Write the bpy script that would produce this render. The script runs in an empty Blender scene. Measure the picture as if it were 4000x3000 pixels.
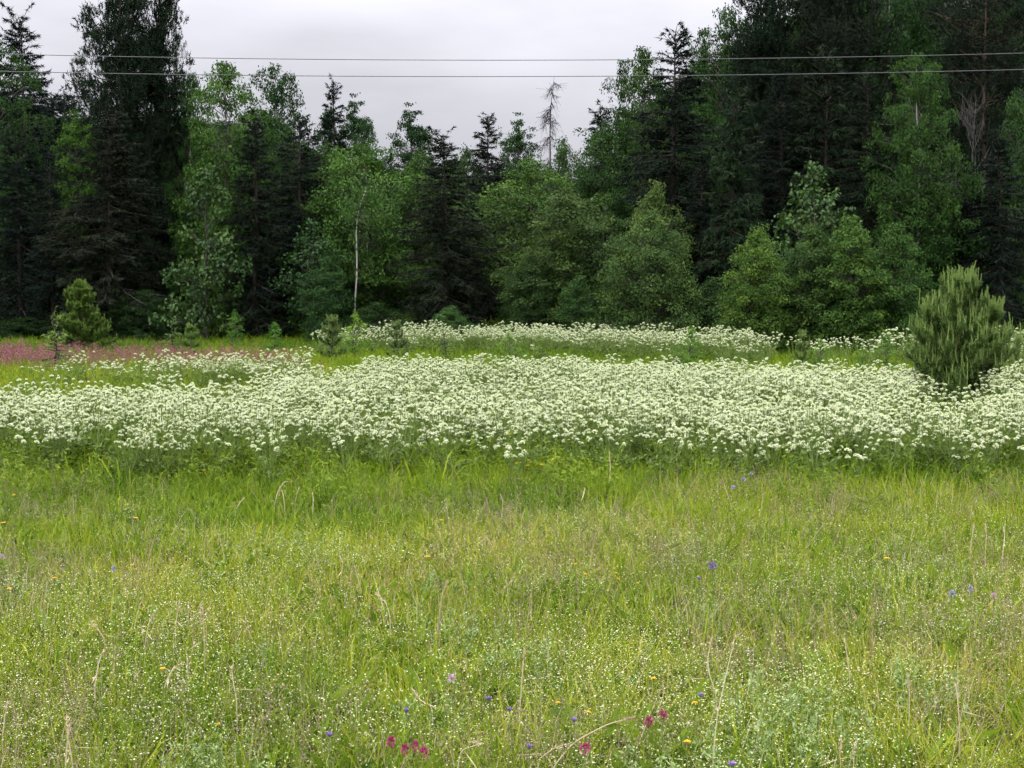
import bpy, math
import numpy as np

SC = bpy.context.scene
COL = SC.collection
R = math.radians

# ------------------------------------------------------------------ camera
F = 5495.0                      # focal length in pixels of a 4000 px wide frame
PITCH = math.atan(350.0 / F)
CAMZ = 1.7
cam_d = bpy.data.cameras.new('camera')
cam_d.sensor_width = 36.0
cam_d.lens = 36.0 * F / 4000.0
cam_d.clip_start = 0.05
cam_d.clip_end = 2000.0
cam = bpy.data.objects.new('camera', cam_d)
cam.location = (0, 0, CAMZ)
cam.rotation_euler = (R(90) - PITCH, 0, 0)
COL.objects.link(cam)
SC.camera = cam

# ------------------------------------------------------------------ sky, sun
SUN_EL, SUN_AZ = R(52), R(-35)          # soft light from high, front left
w = bpy.data.worlds.new('World')
SC.world = w
w.use_nodes = True
nt = w.node_tree
nt.nodes.clear()


def nnew(tree, typ, **kw):
    n = tree.nodes.new(typ)
    for k, v in kw.items():
        setattr(n, k, v)
    return n


out = nnew(nt, 'ShaderNodeOutputWorld')
sky = nnew(nt, 'ShaderNodeTexSky', sky_type='NISHITA')
sky.sun_disc = False
sky.sun_elevation = SUN_EL
sky.sun_rotation = SUN_AZ
bg1 = nnew(nt, 'ShaderNodeBackground')
bg1.inputs['Strength'].default_value = 0.05
nt.links.new(sky.outputs[0], bg1.inputs['Color'])
tc = nnew(nt, 'ShaderNodeTexCoord')
sep = nnew(nt, 'ShaderNodeSeparateXYZ')
nt.links.new(tc.outputs['Generated'], sep.inputs[0])
# overcast layer: brighter towards the zenith (CIE overcast), soft uneven cloud
grad = nnew(nt, 'ShaderNodeMath', operation='MULTIPLY_ADD')
grad.inputs[1].default_value = 10.0
grad.inputs[2].default_value = 1.0
mx = nnew(nt, 'ShaderNodeMath', operation='MAXIMUM')
mx.inputs[1].default_value = 0.0
nt.links.new(sep.outputs['Z'], mx.inputs[0])
nt.links.new(mx.outputs[0], grad.inputs[0])
mp = nnew(nt, 'ShaderNodeMapping')
mp.inputs['Scale'].default_value = (2.2, 2.2, 7.0)
nt.links.new(tc.outputs['Generated'], mp.inputs[0])
noi = nnew(nt, 'ShaderNodeTexNoise')
noi.inputs['Scale'].default_value = 1.9
noi.inputs['Detail'].default_value = 5.0
noi.inputs['Roughness'].default_value = 0.5
nt.links.new(mp.outputs[0], noi.inputs['Vector'])
cm = nnew(nt, 'ShaderNodeMapRange')
cm.inputs['From Min'].default_value = 0.25
cm.inputs['From Max'].default_value = 0.75
cm.inputs['To Min'].default_value = 0.80
cm.inputs['To Max'].default_value = 1.20
nt.links.new(noi.outputs['Fac'], cm.inputs['Value'])
mul = nnew(nt, 'ShaderNodeMath', operation='MULTIPLY')
nt.links.new(grad.outputs[0], mul.inputs[0])
nt.links.new(cm.outputs[0], mul.inputs[1])
bg2 = nnew(nt, 'ShaderNodeBackground')
bg2.inputs['Color'].default_value = (0.97, 0.962, 1.045, 1)
sm = nnew(nt, 'ShaderNodeMath', operation='MULTIPLY')
sm.inputs[1].default_value = 0.212
nt.links.new(mul.outputs[0], sm.inputs[0])
nt.links.new(sm.outputs[0], bg2.inputs['Strength'])
mixw = nnew(nt, 'ShaderNodeMixShader')
mixw.inputs[0].default_value = 0.93
nt.links.new(bg1.outputs[0], mixw.inputs[1])
nt.links.new(bg2.outputs[0], mixw.inputs[2])
nt.links.new(mixw.outputs[0], out.inputs['Surface'])

try:
    w.cycles.sampling_method = 'NONE'      # smooth sky: no light map needed
except Exception:
    pass
sun_d = bpy.data.lights.new('sun', 'SUN')
sun_d.energy = 1.5
sun_d.angle = R(25)
sun_d.color = (1.0, 0.97, 0.92)
sun = bpy.data.objects.new('sun', sun_d)
sun.rotation_euler = (R(90) - SUN_EL, 0, R(180) + SUN_AZ + R(180))
sun.location = (-10, -10, 30)
COL.objects.link(sun)

vs = SC.view_settings
vs.view_transform = 'Standard'
vs.look = 'None'
vs.gamma = 1.0
vs.exposure = 0.62
vs.use_curve_mapping = False
try:
    SC.cycles.max_bounces = 4
    SC.cycles.diffuse_bounces = 2
    SC.cycles.transmission_bounces = 2
    SC.cycles.glossy_bounces = 1
    SC.cycles.use_adaptive_sampling = True
    SC.cycles.adaptive_threshold = 0.04
    SC.cycles.adaptive_min_samples = 24
    SC.cycles.use_denoising = True
    SC.cycles.denoiser = 'OPENIMAGEDENOISE'
    SC.cycles.denoising_input_passes = 'RGB_ALBEDO_NORMAL'
    SC.cycles.denoising_prefilter = 'FAST'
except Exception:
    pass


# ------------------------------------------------------------------ helpers
def ray(x, y):
    cx, cy = (x - 2000.0) / F, (1500.0 - y) / F
    cp, sp = math.cos(PITCH), math.sin(PITCH)
    return np.array([cx, cp + cy * sp, -sp + cy * cp])


def at_y(x, y, d):
    r = ray(x, y)
    return np.array([0, 0, CAMZ]) + r * (d / r[1])


def at_z(x, y, z):
    r = ray(x, y)
    return np.array([0, 0, CAMZ]) + r * ((z - CAMZ) / r[2])


def nrm(a):
    return a / np.maximum(np.linalg.norm(a, axis=-1, keepdims=True), 1e-9)


class MB:
    """collects triangles; rnd is a colour variation value for each vertex"""
    def __init__(s):
        s.V, s.T, s.M, s.A, s.n = [], [], [], [], 0

    def add(s, V, T, mat=0, rnd=0.5):
        V = np.asarray(V, dtype=np.float32).reshape(-1, 3)
        T = np.asarray(T, dtype=np.int64).reshape(-1, 3)
        s.V.append(V)
        s.T.append(T + s.n)
        s.M.append(np.full(len(T), mat, dtype=np.int32))
        s.A.append(np.broadcast_to(np.asarray(rnd, dtype=np.float32), (len(V),)).copy())
        s.n += len(V)

    def leaves(s, P, D, N, L, W, mat=0, rnd=None, fold=0.12):
        n = len(P)
        D = nrm(D)
        S = nrm(np.cross(D, N))
        U = np.cross(S, D)
        L = np.broadcast_to(np.asarray(L, float), (n,))[:, None]
        W = np.broadcast_to(np.asarray(W, float), (n,))[:, None]
        mid = P + D * L * 0.45 + U * (W * fold)
        V = np.stack([P, mid + S * W * 0.5, P + D * L, mid - S * W * 0.5], 1).reshape(-1, 3)
        b = np.arange(n)[:, None] * 4
        T = np.concatenate([b + [0, 1, 2], b + [0, 2, 3]], 1).reshape(-1, 3)
        if rnd is None:
            rnd = 0.5
        else:
            rnd = np.repeat(np.broadcast_to(rnd, (n,)), 4)
        s.add(V, T, mat, rnd)

    def slivers(s, P, D, L, W, rng, mat=0, rnd=None):
        n = len(P)
        D = nrm(D)
        S = nrm(np.cross(D, rng.normal(size=(n, 3))))
        L = np.broadcast_to(np.asarray(L, float), (n,))[:, None]
        W = np.broadcast_to(np.asarray(W, float), (n,))[:, None]
        V = np.stack([P + S * W * 0.5, P - S * W * 0.5, P + D * L], 1).reshape(-1, 3)
        T = np.arange(n * 3).reshape(-1, 3)
        rnd = 0.5 if rnd is None else np.repeat(np.broadcast_to(rnd, (n,)), 3)
        s.add(V, T, mat, rnd)

    def blades(s, P, ang, H, W, lean, curl, mat=0, rnd=None, face=None):
        """curved tapering strips: 2 segments and a tip"""
        n = len(P)
        d = np.stack([np.cos(ang), np.sin(ang), np.zeros(n)], 1)
        fa = ang + math.pi / 2 if face is None else face
        sd = np.stack([np.cos(fa), np.sin(fa), np.zeros(n)], 1)
        H = H[:, None]
        W = np.broadcast_to(np.asarray(W, float), (n,))[:, None]
        lean = lean[:, None]
        curl = curl[:, None]
        up = np.array([[0, 0, 1.0]])
        p0 = P
        p1 = P + up * H * 0.42 + d * H * lean * 0.35
        p2 = P + up * H * (0.80 - 0.12 * curl) + d * H * (lean * 0.8 + curl * 0.18)
        p3 = P + up * H * (1.0 - 0.42 * curl) + d * H * (lean + curl * 0.5)
        V = np.stack([p0 + sd * W * .4, p0 - sd * W * .4, p1 + sd * W * .5, p1 - sd * W * .5,
                      p2 + sd * W * .36, p2 - sd * W * .36, p3], 1).reshape(-1, 3)
        b = np.arange(n)[:, None] * 7
        T = np.concatenate([b + [0, 1, 3], b + [0, 3, 2], b + [2, 3, 5], b + [2, 5, 4], b + [4, 5, 6]], 1).reshape(-1, 3)
        rnd = 0.5 if rnd is None else np.repeat(np.broadcast_to(rnd, (n,)), 7)
        s.add(V, T, mat, rnd)
        return p3

    def tube(s, pts, rad, k=5, mat=0, rnd=0.5, cap=True):
        pts = np.asarray(pts, float)
        n = len(pts)
        rad = np.broadcast_to(np.asarray(rad, float), (n,))
        t = np.gradient(pts, axis=0)
        t = nrm(t)
        ref = np.array([1.0, 0.13, 0.07]) if abs(t[0][0]) < 0.8 else np.array([0.05, 1.0, 0.1])
        a = nrm(np.cross(t, ref))
        b = np.cross(t, a)
        th = np.arange(k) / k * 2 * math.pi
        ring = a[:, None, :] * np.cos(th)[None, :, None] + b[:, None, :] * np.sin(th)[None, :, None]
        V = (pts[:, None, :] + ring * rad[:, None, None]).reshape(-1, 3)
        T = []
        for i in range(n - 1):
            for j in range(k):
                q = (j + 1) % k
                T.append((i * k + j, i * k + q, (i + 1) * k + q))
                T.append((i * k + j, (i + 1) * k + q, (i + 1) * k + j))
        if cap:
            for j in range(1, k - 1):
                T.append(((n - 1) * k, (n - 1) * k + j, (n - 1) * k + j + 1))
        s.add(V, T, mat, rnd)

    def sticks(s, A, B, C, r0, r1, mat=0, rnd=0.5):
        """many three-sided curved twigs A-B-C at once"""
        n = len(A)
        if n == 0:
            return
        D = nrm(C - A)
        ref = np.where(np.abs(D[:, 2:3]) > 0.9, np.array([[1.0, 0, 0]]), np.array([[0, 0, 1.0]]))
        a = nrm(np.cross(D, ref))
        b = np.cross(D, a)
        r0 = np.broadcast_to(np.asarray(r0, float), (n,))
        r1 = np.broadcast_to(np.asarray(r1, float), (n,))
        rings = []
        for Q, rr in ((A, r0), (B, (r0 + r1) / 2), (C, r1)):
            for th in (0, 2.094, 4.189):
                rings.append(Q + (a * math.cos(th) + b * math.sin(th)) * rr[:, None])
        V = np.stack(rings, 1).reshape(-1, 3)
        base = np.arange(n)[:, None] * 9
        T = []
        for i in range(2):
            for j in range(3):
                q = (j + 1) % 3
                T.append(base + [i * 3 + j, i * 3 + q, (i + 1) * 3 + q])
                T.append(base + [i * 3 + j, (i + 1) * 3 + q, (i + 1) * 3 + j])
        T = np.concatenate(T, 1).reshape(-1, 3)
        if np.ndim(rnd):
            rnd = np.repeat(rnd, 9)
        s.add(V, T, mat, rnd)

    def mesh(s, name, mats, smooth=False):
        V = np.concatenate(s.V).astype(np.float32)
        T = np.concatenate(s.T).astype(np.int32)
        me = bpy.data.meshes.new(name)
        me.vertices.add(len(V))
        me.vertices.foreach_set('co', V.ravel())
        me.loops.add(len(T) * 3)
        me.loops.foreach_set('vertex_index', T.ravel())
        me.polygons.add(len(T))
        me.polygons.foreach_set('loop_start', np.arange(0, len(T) * 3, 3, dtype=np.int32))
        try:
            me.polygons.foreach_set('loop_total', np.full(len(T), 3, dtype=np.int32))
        except Exception:
            pass
        me.polygons.foreach_set('material_index', np.concatenate(s.M))
        me.polygons.foreach_set('use_smooth', np.full(len(T), smooth))
        at = me.attributes.new('rnd', 'FLOAT', 'POINT')
        at.data.foreach_set('value', np.concatenate(s.A))
        for m in mats:
            me.materials.append(m)
        me.update()
        me.validate()
        return me


def tag(o, label=None, cat=None, group=None, kind=None):
    if label:
        o['label'] = label
    if cat:
        o['category'] = cat
    if group:
        o['group'] = group
    if kind:
        o['kind'] = kind
    return o


def mobj(name, me, parent=None, color=None):
    o = bpy.data.objects.new(name, me)
    COL.objects.link(o)
    if parent is not None:
        o.parent = parent
    if color is not None:
        o.color = (color[0], color[1], color[2], 1)
    return o


def empty(name, loc, rz=0.0, scale=(1, 1, 1), tilt=(0, 0)):
    o = bpy.data.objects.new(name, None)
    COL.objects.link(o)
    o.location = loc
    o.rotation_euler = (tilt[0], tilt[1], rz)
    o.scale = scale
    o.empty_display_size = 0.2
    return o


def vnoise(X, Y, scale, seed):
    """smooth lattice noise in 0..1"""
    rg = np.random.default_rng(seed)
    tab = rg.random((64, 64))
    x, y = np.asarray(X) / scale + 31.7, np.asarray(Y) / scale + 17.3
    xi, yi = np.floor(x).astype(int), np.floor(y).astype(int)
    fx, fy = x - xi, y - yi
    fx, fy = fx * fx * (3 - 2 * fx), fy * fy * (3 - 2 * fy)
    g = lambda i, j: tab[i % 64, j % 64]
    return (g(xi, yi) * (1 - fx) * (1 - fy) + g(xi + 1, yi) * fx * (1 - fy)
            + g(xi, yi + 1) * (1 - fx) * fy + g(xi + 1, yi + 1) * fx * fy)


def fbm(X, Y, scale, seed):
    return (vnoise(X, Y, scale, seed) * .55 + vnoise(X, Y, scale * .45, seed + 1) * .3
            + vnoise(X, Y, scale * .2, seed + 2) * .15)


# ------------------------------------------------------------------ materials
def leaf_mat(name, stops, trans=0.3, rough=0.5, spec=0.35, objcol=False, tint=False, rscale=1.0):
    m = bpy.data.materials.new(name)
    m.use_nodes = True
    t = m.node_tree
    t.nodes.clear()
    o = nnew(t, 'ShaderNodeOutputMaterial')
    a = nnew(t, 'ShaderNodeAttribute', attribute_name='rnd')
    ramp = nnew(t, 'ShaderNodeValToRGB')
    cr = ramp.color_ramp
    while len(cr.elements) < len(stops):
        cr.elements.new(0.5)
    for e, (p, c) in zip(cr.elements, stops):
        e.position = p
        e.color = (c[0], c[1], c[2], 1)
    fac = a.outputs['Fac']
    if tint:
        ti = nnew(t, 'ShaderNodeAttribute', attribute_name='tint', attribute_type='INSTANCER')
        sb = nnew(t, 'ShaderNodeMath', operation='MULTIPLY_ADD')
        sb.inputs[1].default_value = rscale
        sb.inputs[2].default_value = -0.5 * rscale
        t.links.new(fac, sb.inputs[0])
        ad = nnew(t, 'ShaderNodeMath', operation='ADD')
        ad.use_clamp = True
        t.links.new(sb.outputs[0], ad.inputs[0])
        t.links.new(ti.outputs['Fac'], ad.inputs[1])
        fac = ad.outputs[0]
    t.links.new(fac, ramp.inputs[0])
    colr = ramp.outputs[0]
    if objcol:
        oi = nnew(t, 'ShaderNodeObjectInfo')
        mm = nnew(t, 'ShaderNodeMix', data_type='RGBA', blend_type='MULTIPLY')
        mm.inputs[0].default_value = 1.0
        t.links.new(colr, mm.inputs[6])
        t.links.new(oi.outputs['Color'], mm.inputs[7])
        colr = mm.outputs[2]
    p = nnew(t, 'ShaderNodeBsdfPrincipled')
    p.inputs['Roughness'].default_value = rough
    p.inputs['Specular IOR Level'].default_value = spec
    t.links.new(colr, p.inputs['Base Color'])
    if trans > 0:
        tr = nnew(t, 'ShaderNodeBsdfTranslucent')
        t.links.new(colr, tr.inputs['Color'])
        mi = nnew(t, 'ShaderNodeMixShader')
        mi.inputs[0].default_value = trans
        t.links.new(p.outputs[0], mi.inputs[1])
        t.links.new(tr.outputs[0], mi.inputs[2])
        t.links.new(mi.outputs[0], o.inputs['Surface'])
    else:
        t.links.new(p.outputs[0], o.inputs['Surface'])
    return m


def bark_mat(name, c1, c2, scale, stretch=(1, 1, 0.25), lo=0.4, hi=0.6):
    m = bpy.data.materials.new(name)
    m.use_nodes = True
    t = m.node_tree
    p = t.nodes['Principled BSDF']
    p.inputs['Roughness'].default_value = 0.85
    tcn = nnew(t, 'ShaderNodeTexCoord')
    mpn = nnew(t, 'ShaderNodeMapping')
    mpn.inputs['Scale'].default_value = stretch
    t.links.new(tcn.outputs['Object'], mpn.inputs[0])
    no = nnew(t, 'ShaderNodeTexNoise')
    no.inputs['Scale'].default_value = scale
    no.inputs['Detail'].default_value = 4
    t.links.new(mpn.outputs[0], no.inputs['Vector'])
    rp = nnew(t, 'ShaderNodeValToRGB')
    rp.color_ramp.elements[0].position = lo
    rp.color_ramp.elements[0].color = (*c1, 1)
    rp.color_ramp.elements[1].position = hi
    rp.color_ramp.elements[1].color = (*c2, 1)
    t.links.new(no.outputs['Fac'], rp.inputs[0])
    t.links.new(rp.outputs[0], p.inputs['Base Color'])
    bp = nnew(t, 'ShaderNodeBump')
    bp.inputs['Strength'].default_value = 0.5
    t.links.new(no.outputs['Fac'], bp.inputs['Height'])
    t.links.new(bp.outputs[0], p.inputs['Normal'])
    return m


M_birch = leaf_mat('birch_leaves', [(0, (.022, .056, .013)), (.5, (.045, .096, .021)), (1, (.092, .152, .036))], .35, .6, .12, objcol=True)
M_broad = leaf_mat('broad_leaves', [(0, (.022, .052, .013)), (.5, (.050, .096, .022)), (1, (.105, .165, .036))], .3, .55, .16, objcol=True)
M_gloss = leaf_mat('glossy_leaves', [(0, (.014, .040, .010)), (.5, (.038, .085, .020)), (1, (.13, .20, .055))], .22, .42, .25, objcol=True)
M_spruce = leaf_mat('spruce_needles', [(0, (.0055, .011, .0075)), (.5, (.011, .021, .013)), (1, (.026, .041, .021))], .06, .7, .06, objcol=True)
M_pine = leaf_mat('pine_needles', [(0, (.009, .019, .010)), (.5, (.017, .032, .016)), (1, (.034, .052, .024))], .1, .65, .08, objcol=True)
M_young = leaf_mat('young_pine_needles', [(0, (.06, .095, .03)), (.5, (.12, .16, .05)), (1, (.23, .25, .10))], .15, .5, .3, objcol=True)
B_birch = bark_mat('birch_bark', (.05, .045, .04), (.34, .33, .30), 5, (1, 1, 2.2), .36, .46)
B_dark = bark_mat('spruce_bark', (.018, .014, .011), (.045, .035, .028), 9)
B_pine = bark_mat('pine_bark', (.06, .036, .025), (.13, .075, .05), 7)
B_grey = bark_mat('grey_bark', (.045, .040, .034), (.11, .10, .085), 8)
B_twig = bark_mat('grey_twigs', (.03, .028, .025), (.075, .07, .065), 8)
B_pale = bark_mat('pale_dead_wood', (.04, .036, .036), (.09, .08, .08), 8)

# ------------------------------------------------------------------ ground
gx = np.concatenate([np.linspace(-900, -60, 22), np.linspace(-56, 56, 113), np.linspace(60, 900, 22)])
gy = np.concatenate([np.linspace(-300, -8, 12), np.linspace(-6, 80, 130), np.linspace(90, 1200, 24)])
GX, GY = np.meshgrid(gx, gy)


def ground_z(X, Y):
    X = np.asarray(X, float)
    Y = np.asarray(Y, float)
    n = (fbm(X, Y, 9.0, 5) - .5) * 0.22 + (vnoise(X, Y, 2.2, 9) - .5) * 0.05
    fade = np.clip((90 - np.hypot(X, Y)) / 30, 0, 1)
    return n * fade - 0.02


GZ = ground_z(GX, GY)
ny, nx = GX.shape
gb = MB()
ii = np.arange(ny * nx).reshape(ny, nx)
q = np.stack([ii[:-1, :-1], ii[:-1, 1:], ii[1:, 1:], ii[1:, :-1]], -1).reshape(-1, 4)
gb.add(np.stack([GX, GY, GZ], -1).reshape(-1, 3), np.concatenate([q[:, [0, 1, 2]], q[:, [0, 2, 3]]]))
mg = bark_mat('meadow_soil', (.022, .024, .010), (.06, .055, .025), 1.4, (1, 1, 1), .3, .7)
ground = mobj('ground', gb.mesh('ground', [mg], True))
tag(ground, kind='structure')


def gz(x, y):
    return float(ground_z(np.array([x]), np.array([y]))[0])


# ------------------------------------------------------------------ tree builders
def trunk_line(rng, h, wander, n=9, lean=0.0):
    z = np.linspace(0, h, n)
    a = rng.random() * 6.28
    off = np.cumsum(rng.normal(size=(n, 2)) * wander, 0)
    off -= off[0]
    off[:, 0] += lean * z
    return np.stack([off[:, 0], off[:, 1], z], 1)


def on_line(line, z):
    return np.stack([np.interp(z, line[:, 2], line[:, 0]), np.interp(z, line[:, 2], line[:, 1]), z], 1)


def make_spruce(seed, h=10.0, r=1.9, zb=0.04, sliv=8, gap=0.0, up=0.0, power=0.8, lw=1.0, spacing=.24, mat=None, bark=None):
    rng = np.random.default_rng(seed)
    line = trunk_line(rng, h, .03)
    tb = MB()
    tb.tube(line, np.linspace(.014 * h, .004, len(line)) + .004, 7)
    cb = MB()
    zs = []
    z = zb * h
    while z < h - .12:
        f = 1 - z / h
        zs += [z + rng.normal() * .07 for _ in range(int(3 + 4.4 * min(1, f * 2 + .15)))]
        z += spacing * (0.6 + .6 * f) * rng.uniform(.7, 1.3)
    zs = np.clip(np.array(zs), .02 * h, h - .05)
    nb = len(zs)
    f = 1 - zs / h
    lump = .82 + .36 * vnoise(zs * 1.3, np.zeros(nb), 1.0, seed + 50)
    ang = rng.random(nb) * 6.283
    side = .86 + .22 * np.sin(ang * 2 + zs * 1.1 + seed)
    Lb = r * f ** power * rng.uniform(.62, 1.12, nb) * lump * side + .12
    if gap:
        keep = rng.random(nb) > gap
        zs, f, ang, Lb = zs[keep], f[keep], ang[keep], Lb[keep]
        nb = len(zs)
    base = on_line(line, zs)
    hd = np.stack([np.cos(ang), np.sin(ang), np.zeros(nb)], 1)
    el0 = np.interp(f, [0, .12, .4, 1], [1.2, .55, .12, -.12]) + up + rng.normal(size=nb) * .16
    sag = np.interp(f, [0, .2, .4, 1], [0.0, .22, .42, .60])
    tipup = np.interp(f, [0, .3, 1], [.05, .14, .28])

    def bpos(i, t):
        L = Lb[i]
        return base[i] + hd[i] * (L * t)[:, None] + np.stack(
            [np.zeros(len(i)), np.zeros(len(i)), L * (np.tan(np.clip(el0[i], -.8, 1.25)) * t * (1 - .4 * t) - sag[i] * t ** 1.5 + tipup[i] * t ** 4)], 1)
    al = np.arange(nb)
    cb.sticks(base, bpos(al, np.full(nb, .5)), bpos(al, np.full(nb, 1.0)), .012 + .008 * Lb, .004, mat=1)
    ns = np.maximum(3, (Lb / .075).astype(int))
    idx = np.repeat(al, ns)
    t = rng.random(len(idx)) ** .8 * .93 + .07
    P = bpos(idx, t)
    tang = nrm(bpos(idx, np.minimum(t + .05, 1.05)) - bpos(idx, t - .05))
    crs = nrm(np.cross(tang, [[0, 0, 1.0]]))
    sgn = np.where(rng.random(len(idx)) < .5, -1.0, 1.0)[:, None]
    L2 = np.minimum(.48, (.55 * Lb[idx] * (1 - t * .82)) + .06) * rng.uniform(.5, 1.15, len(idx))
    hang = rng.uniform(.1, 1.15, len(idx))[:, None] * np.clip(f[idx] * 2, .1, 1)[:, None]
    D2 = nrm(tang * .75 + crs * sgn * .8 - np.array([[0, 0, 1.0]]) * hang)
    brc = rng.normal(size=nb) * .16
    zt = .45 + brc[idx] + .18 * (t - .5)
    for k in range(sliv):
        s_ = (k + rng.random(len(idx))) / sliv
        Pk = P + D2 * (L2 * s_)[:, None]
        Dk = D2 * .7 + rng.normal(size=D2.shape) * .48 - np.array([[0, 0, .22]])
        rr = zt + rng.normal(size=len(idx)) * .14 + .12 * s_
        cb.slivers(Pk, Dk, rng.uniform(.09, .19, len(idx)) * lw, rng.uniform(.024, .042, len(idx)) * lw, rng, rnd=np.clip(rr, 0, 1))
    # leader
    m = 60
    zz = h - rng.random(m) * .7
    cb.slivers(on_line(line, zz), rng.normal(size=(m, 3)) * [.6, .6, .2] + [0, 0, .7], .14 * lw, .03 * lw, rng, rnd=.7)
    return dict(h=h, r=r, parts=[('trunk', tb.mesh('spruce_trunk', [bark or B_dark], True)),
                                 ('crown', cb.mesh('spruce_crown', [mat or M_spruce, B_dark]))])


PROF = {
    'birch': ([0, .10, .35, .6, .82, .94, 1], [.65, .9, 1, 1, .92, .70, .28]),
    'col': ([0, .1, .4, .72, .88, 1], [.8, 1, 1, .85, .52, .10]),
    'cone': ([0, .15, .35, .6, .82, .94, 1], [.8, 1, 1, .90, .66, .42, .14]),
    'round': ([0, .12, .35, .6, .8, .93, 1], [.5, .8, 1, .97, .78, .45, .15]),
    'egg': ([0, .10, .3, .55, .78, .92, 1], [.8, .95, 1, .94, .74, .45, .15]),
    'spread': ([0, .2, .45, .7, .88, 1], [.25, .5, .85, 1, .72, .25]),
    'top': ([0, .2, .5, .75, .92, 1], [.45, .75, 1, 1, .82, .38]),
}


def make_leafy(seed, h, r, prof='birch', zb=.1, nc=190, cr=.36, nl=120, leaf=(.085, .055), weep=0.0,
               mat=None, bark=None, tr=.011, wander=.06, lean=0., surf=(2.4, 1.1), stems=1, spire=0, limb=.5, squash=.7):
    rng = np.random.default_rng(seed)
    line = trunk_line(rng, h * .97, wander, 11, lean)
    tb = MB()
    tb.tube(line, np.linspace(tr * h, .006, len(line)), 8)
    for s_ in range(stems - 1):
        a = rng.random() * 6.28
        l2 = line.copy()
        l2[:, 2] *= rng.uniform(.6, .85)
        sp = r * rng.uniform(.35, .6) * (np.linspace(0, 1, len(l2)) ** 1.3)
        l2[:, 0] += np.cos(a) * (sp + .06)
        l2[:, 1] += np.sin(a) * (sp + .06)
        tb.tube(l2, np.linspace(tr * h * .7, .005, len(l2)), 6)
    px, pw = PROF[prof]
    u = rng.random(nc * 6)
    keep = rng.random(nc * 6) < np.interp(u, px, pw) * .85 + .15
    u = u[keep][:nc]
    n = len(u)
    zc = zb * h + (h * .985 - zb * h) * u
    ang = rng.random(n) * 6.283
    lump = 1 + .22 * np.sin(2 * ang + seed + u * 5) + .14 * np.sin(5 * ang + 3 * u * 6 + seed * 2)
    lump *= .82 + .36 * vnoise(u * 7, ang * 1.2, 1.0, seed + 7)
    rad = np.interp(u, px, pw) * r * rng.beta(*surf, n) * lump
    tl = on_line(line, zc)
    C = tl + np.stack([np.cos(ang) * rad, np.sin(ang) * rad, np.zeros(n)], 1)
    if spire:
        sp = on_line(line, h * (1 - rng.random(spire) * .16))
        a = rng.random(spire) * 6.28
        sp[:, 0] += np.cos(a) * r * .16 * rng.random(spire)
        sp[:, 1] += np.sin(a) * r * .16 * rng.random(spire)
        sp[:, 2] += rng.random(spire) * .15
        C = np.concatenate([C, sp])
        n = len(C)
        rad = np.concatenate([rad, np.full(spire, .1)])
        tl = np.concatenate([tl, on_line(line, sp[:, 2])])
        u = np.concatenate([u, np.ones(spire)])
    crs = cr * rng.uniform(.55, 1.3, n) * (1 - .3 * u ** 3)
    # limbs from the trunk up and out to each leaf cluster
    A = tl.copy()
    A[:, 2] = np.maximum(.05 * h, tl[:, 2] - rad * rng.uniform(.35, .9, n))
    A[:, :2] = on_line(line, A[:, 2])[:, :2]
    Bm = A * .45 + C * .55
    Bm[:, 2] += rad * .12
    cb = MB()
    cb.sticks(A, Bm, C, (.006 + .012 * rad / max(r, .1)) * limb * 2, .003, mat=1)
    nls = np.maximum(6, (nl * (crs / cr) ** 1.6).astype(int))
    ix = np.repeat(np.arange(n), nls)
    m = len(ix)
    g = rng.normal(size=(m, 3))
    g = nrm(g) * (rng.random((m, 1)) ** .45)
    off = g * crs[ix][:, None] * np.array([[1.15, 1.15, squash]])
    P = C[ix] + off
    if weep:
        st = rng.integers(0, 9, m)
        sa = st * 2.4 + ix
        P[:, 0] = C[ix, 0] + np.cos(sa) * crs[ix] * .8 * (.5 + .06 * st) + rng.normal(size=m) * .05
        P[:, 1] = C[ix, 1] + np.sin(sa) * crs[ix] * .8 * (.5 + .06 * st) + rng.normal(size=m) * .05
        P[:, 2] = C[ix, 2] + .25 * crs[ix] - rng.random(m) * weep * (.5 + .09 * st) * (1.1 - .7 * u[ix] ** 2) + off[:, 2] * .25
    axis = on_line(line, P[:, 2])
    outw = nrm(P - axis + np.array([[0, 0, 1e-3]]))
    D = outw * .45 + g * .35 + rng.normal(size=(m, 3)) * .55 + np.array([[0, 0, -.35 - .5 * bool(weep)]])
    N = rng.normal(size=(m, 3)) * .55 + outw * .45 + np.array([[0, 0, .75]])
    crnd = rng.normal(size=n) * .15
    rr = np.clip(.45 + crnd[ix] + rng.normal(size=m) * .17 + .1 * (u[ix] - .4), 0, 1)
    sz = rng.uniform(.7, 1.25, m)
    cb.leaves(P, D, N, leaf[0] * sz, leaf[1] * sz, rnd=rr)
    return dict(h=h, r=r, parts=[('trunk', tb.mesh('leafy_trunk', [bark or B_grey], True)),
                                 ('crown', cb.mesh('leafy_crown', [mat or M_broad, B_grey]))])


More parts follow.
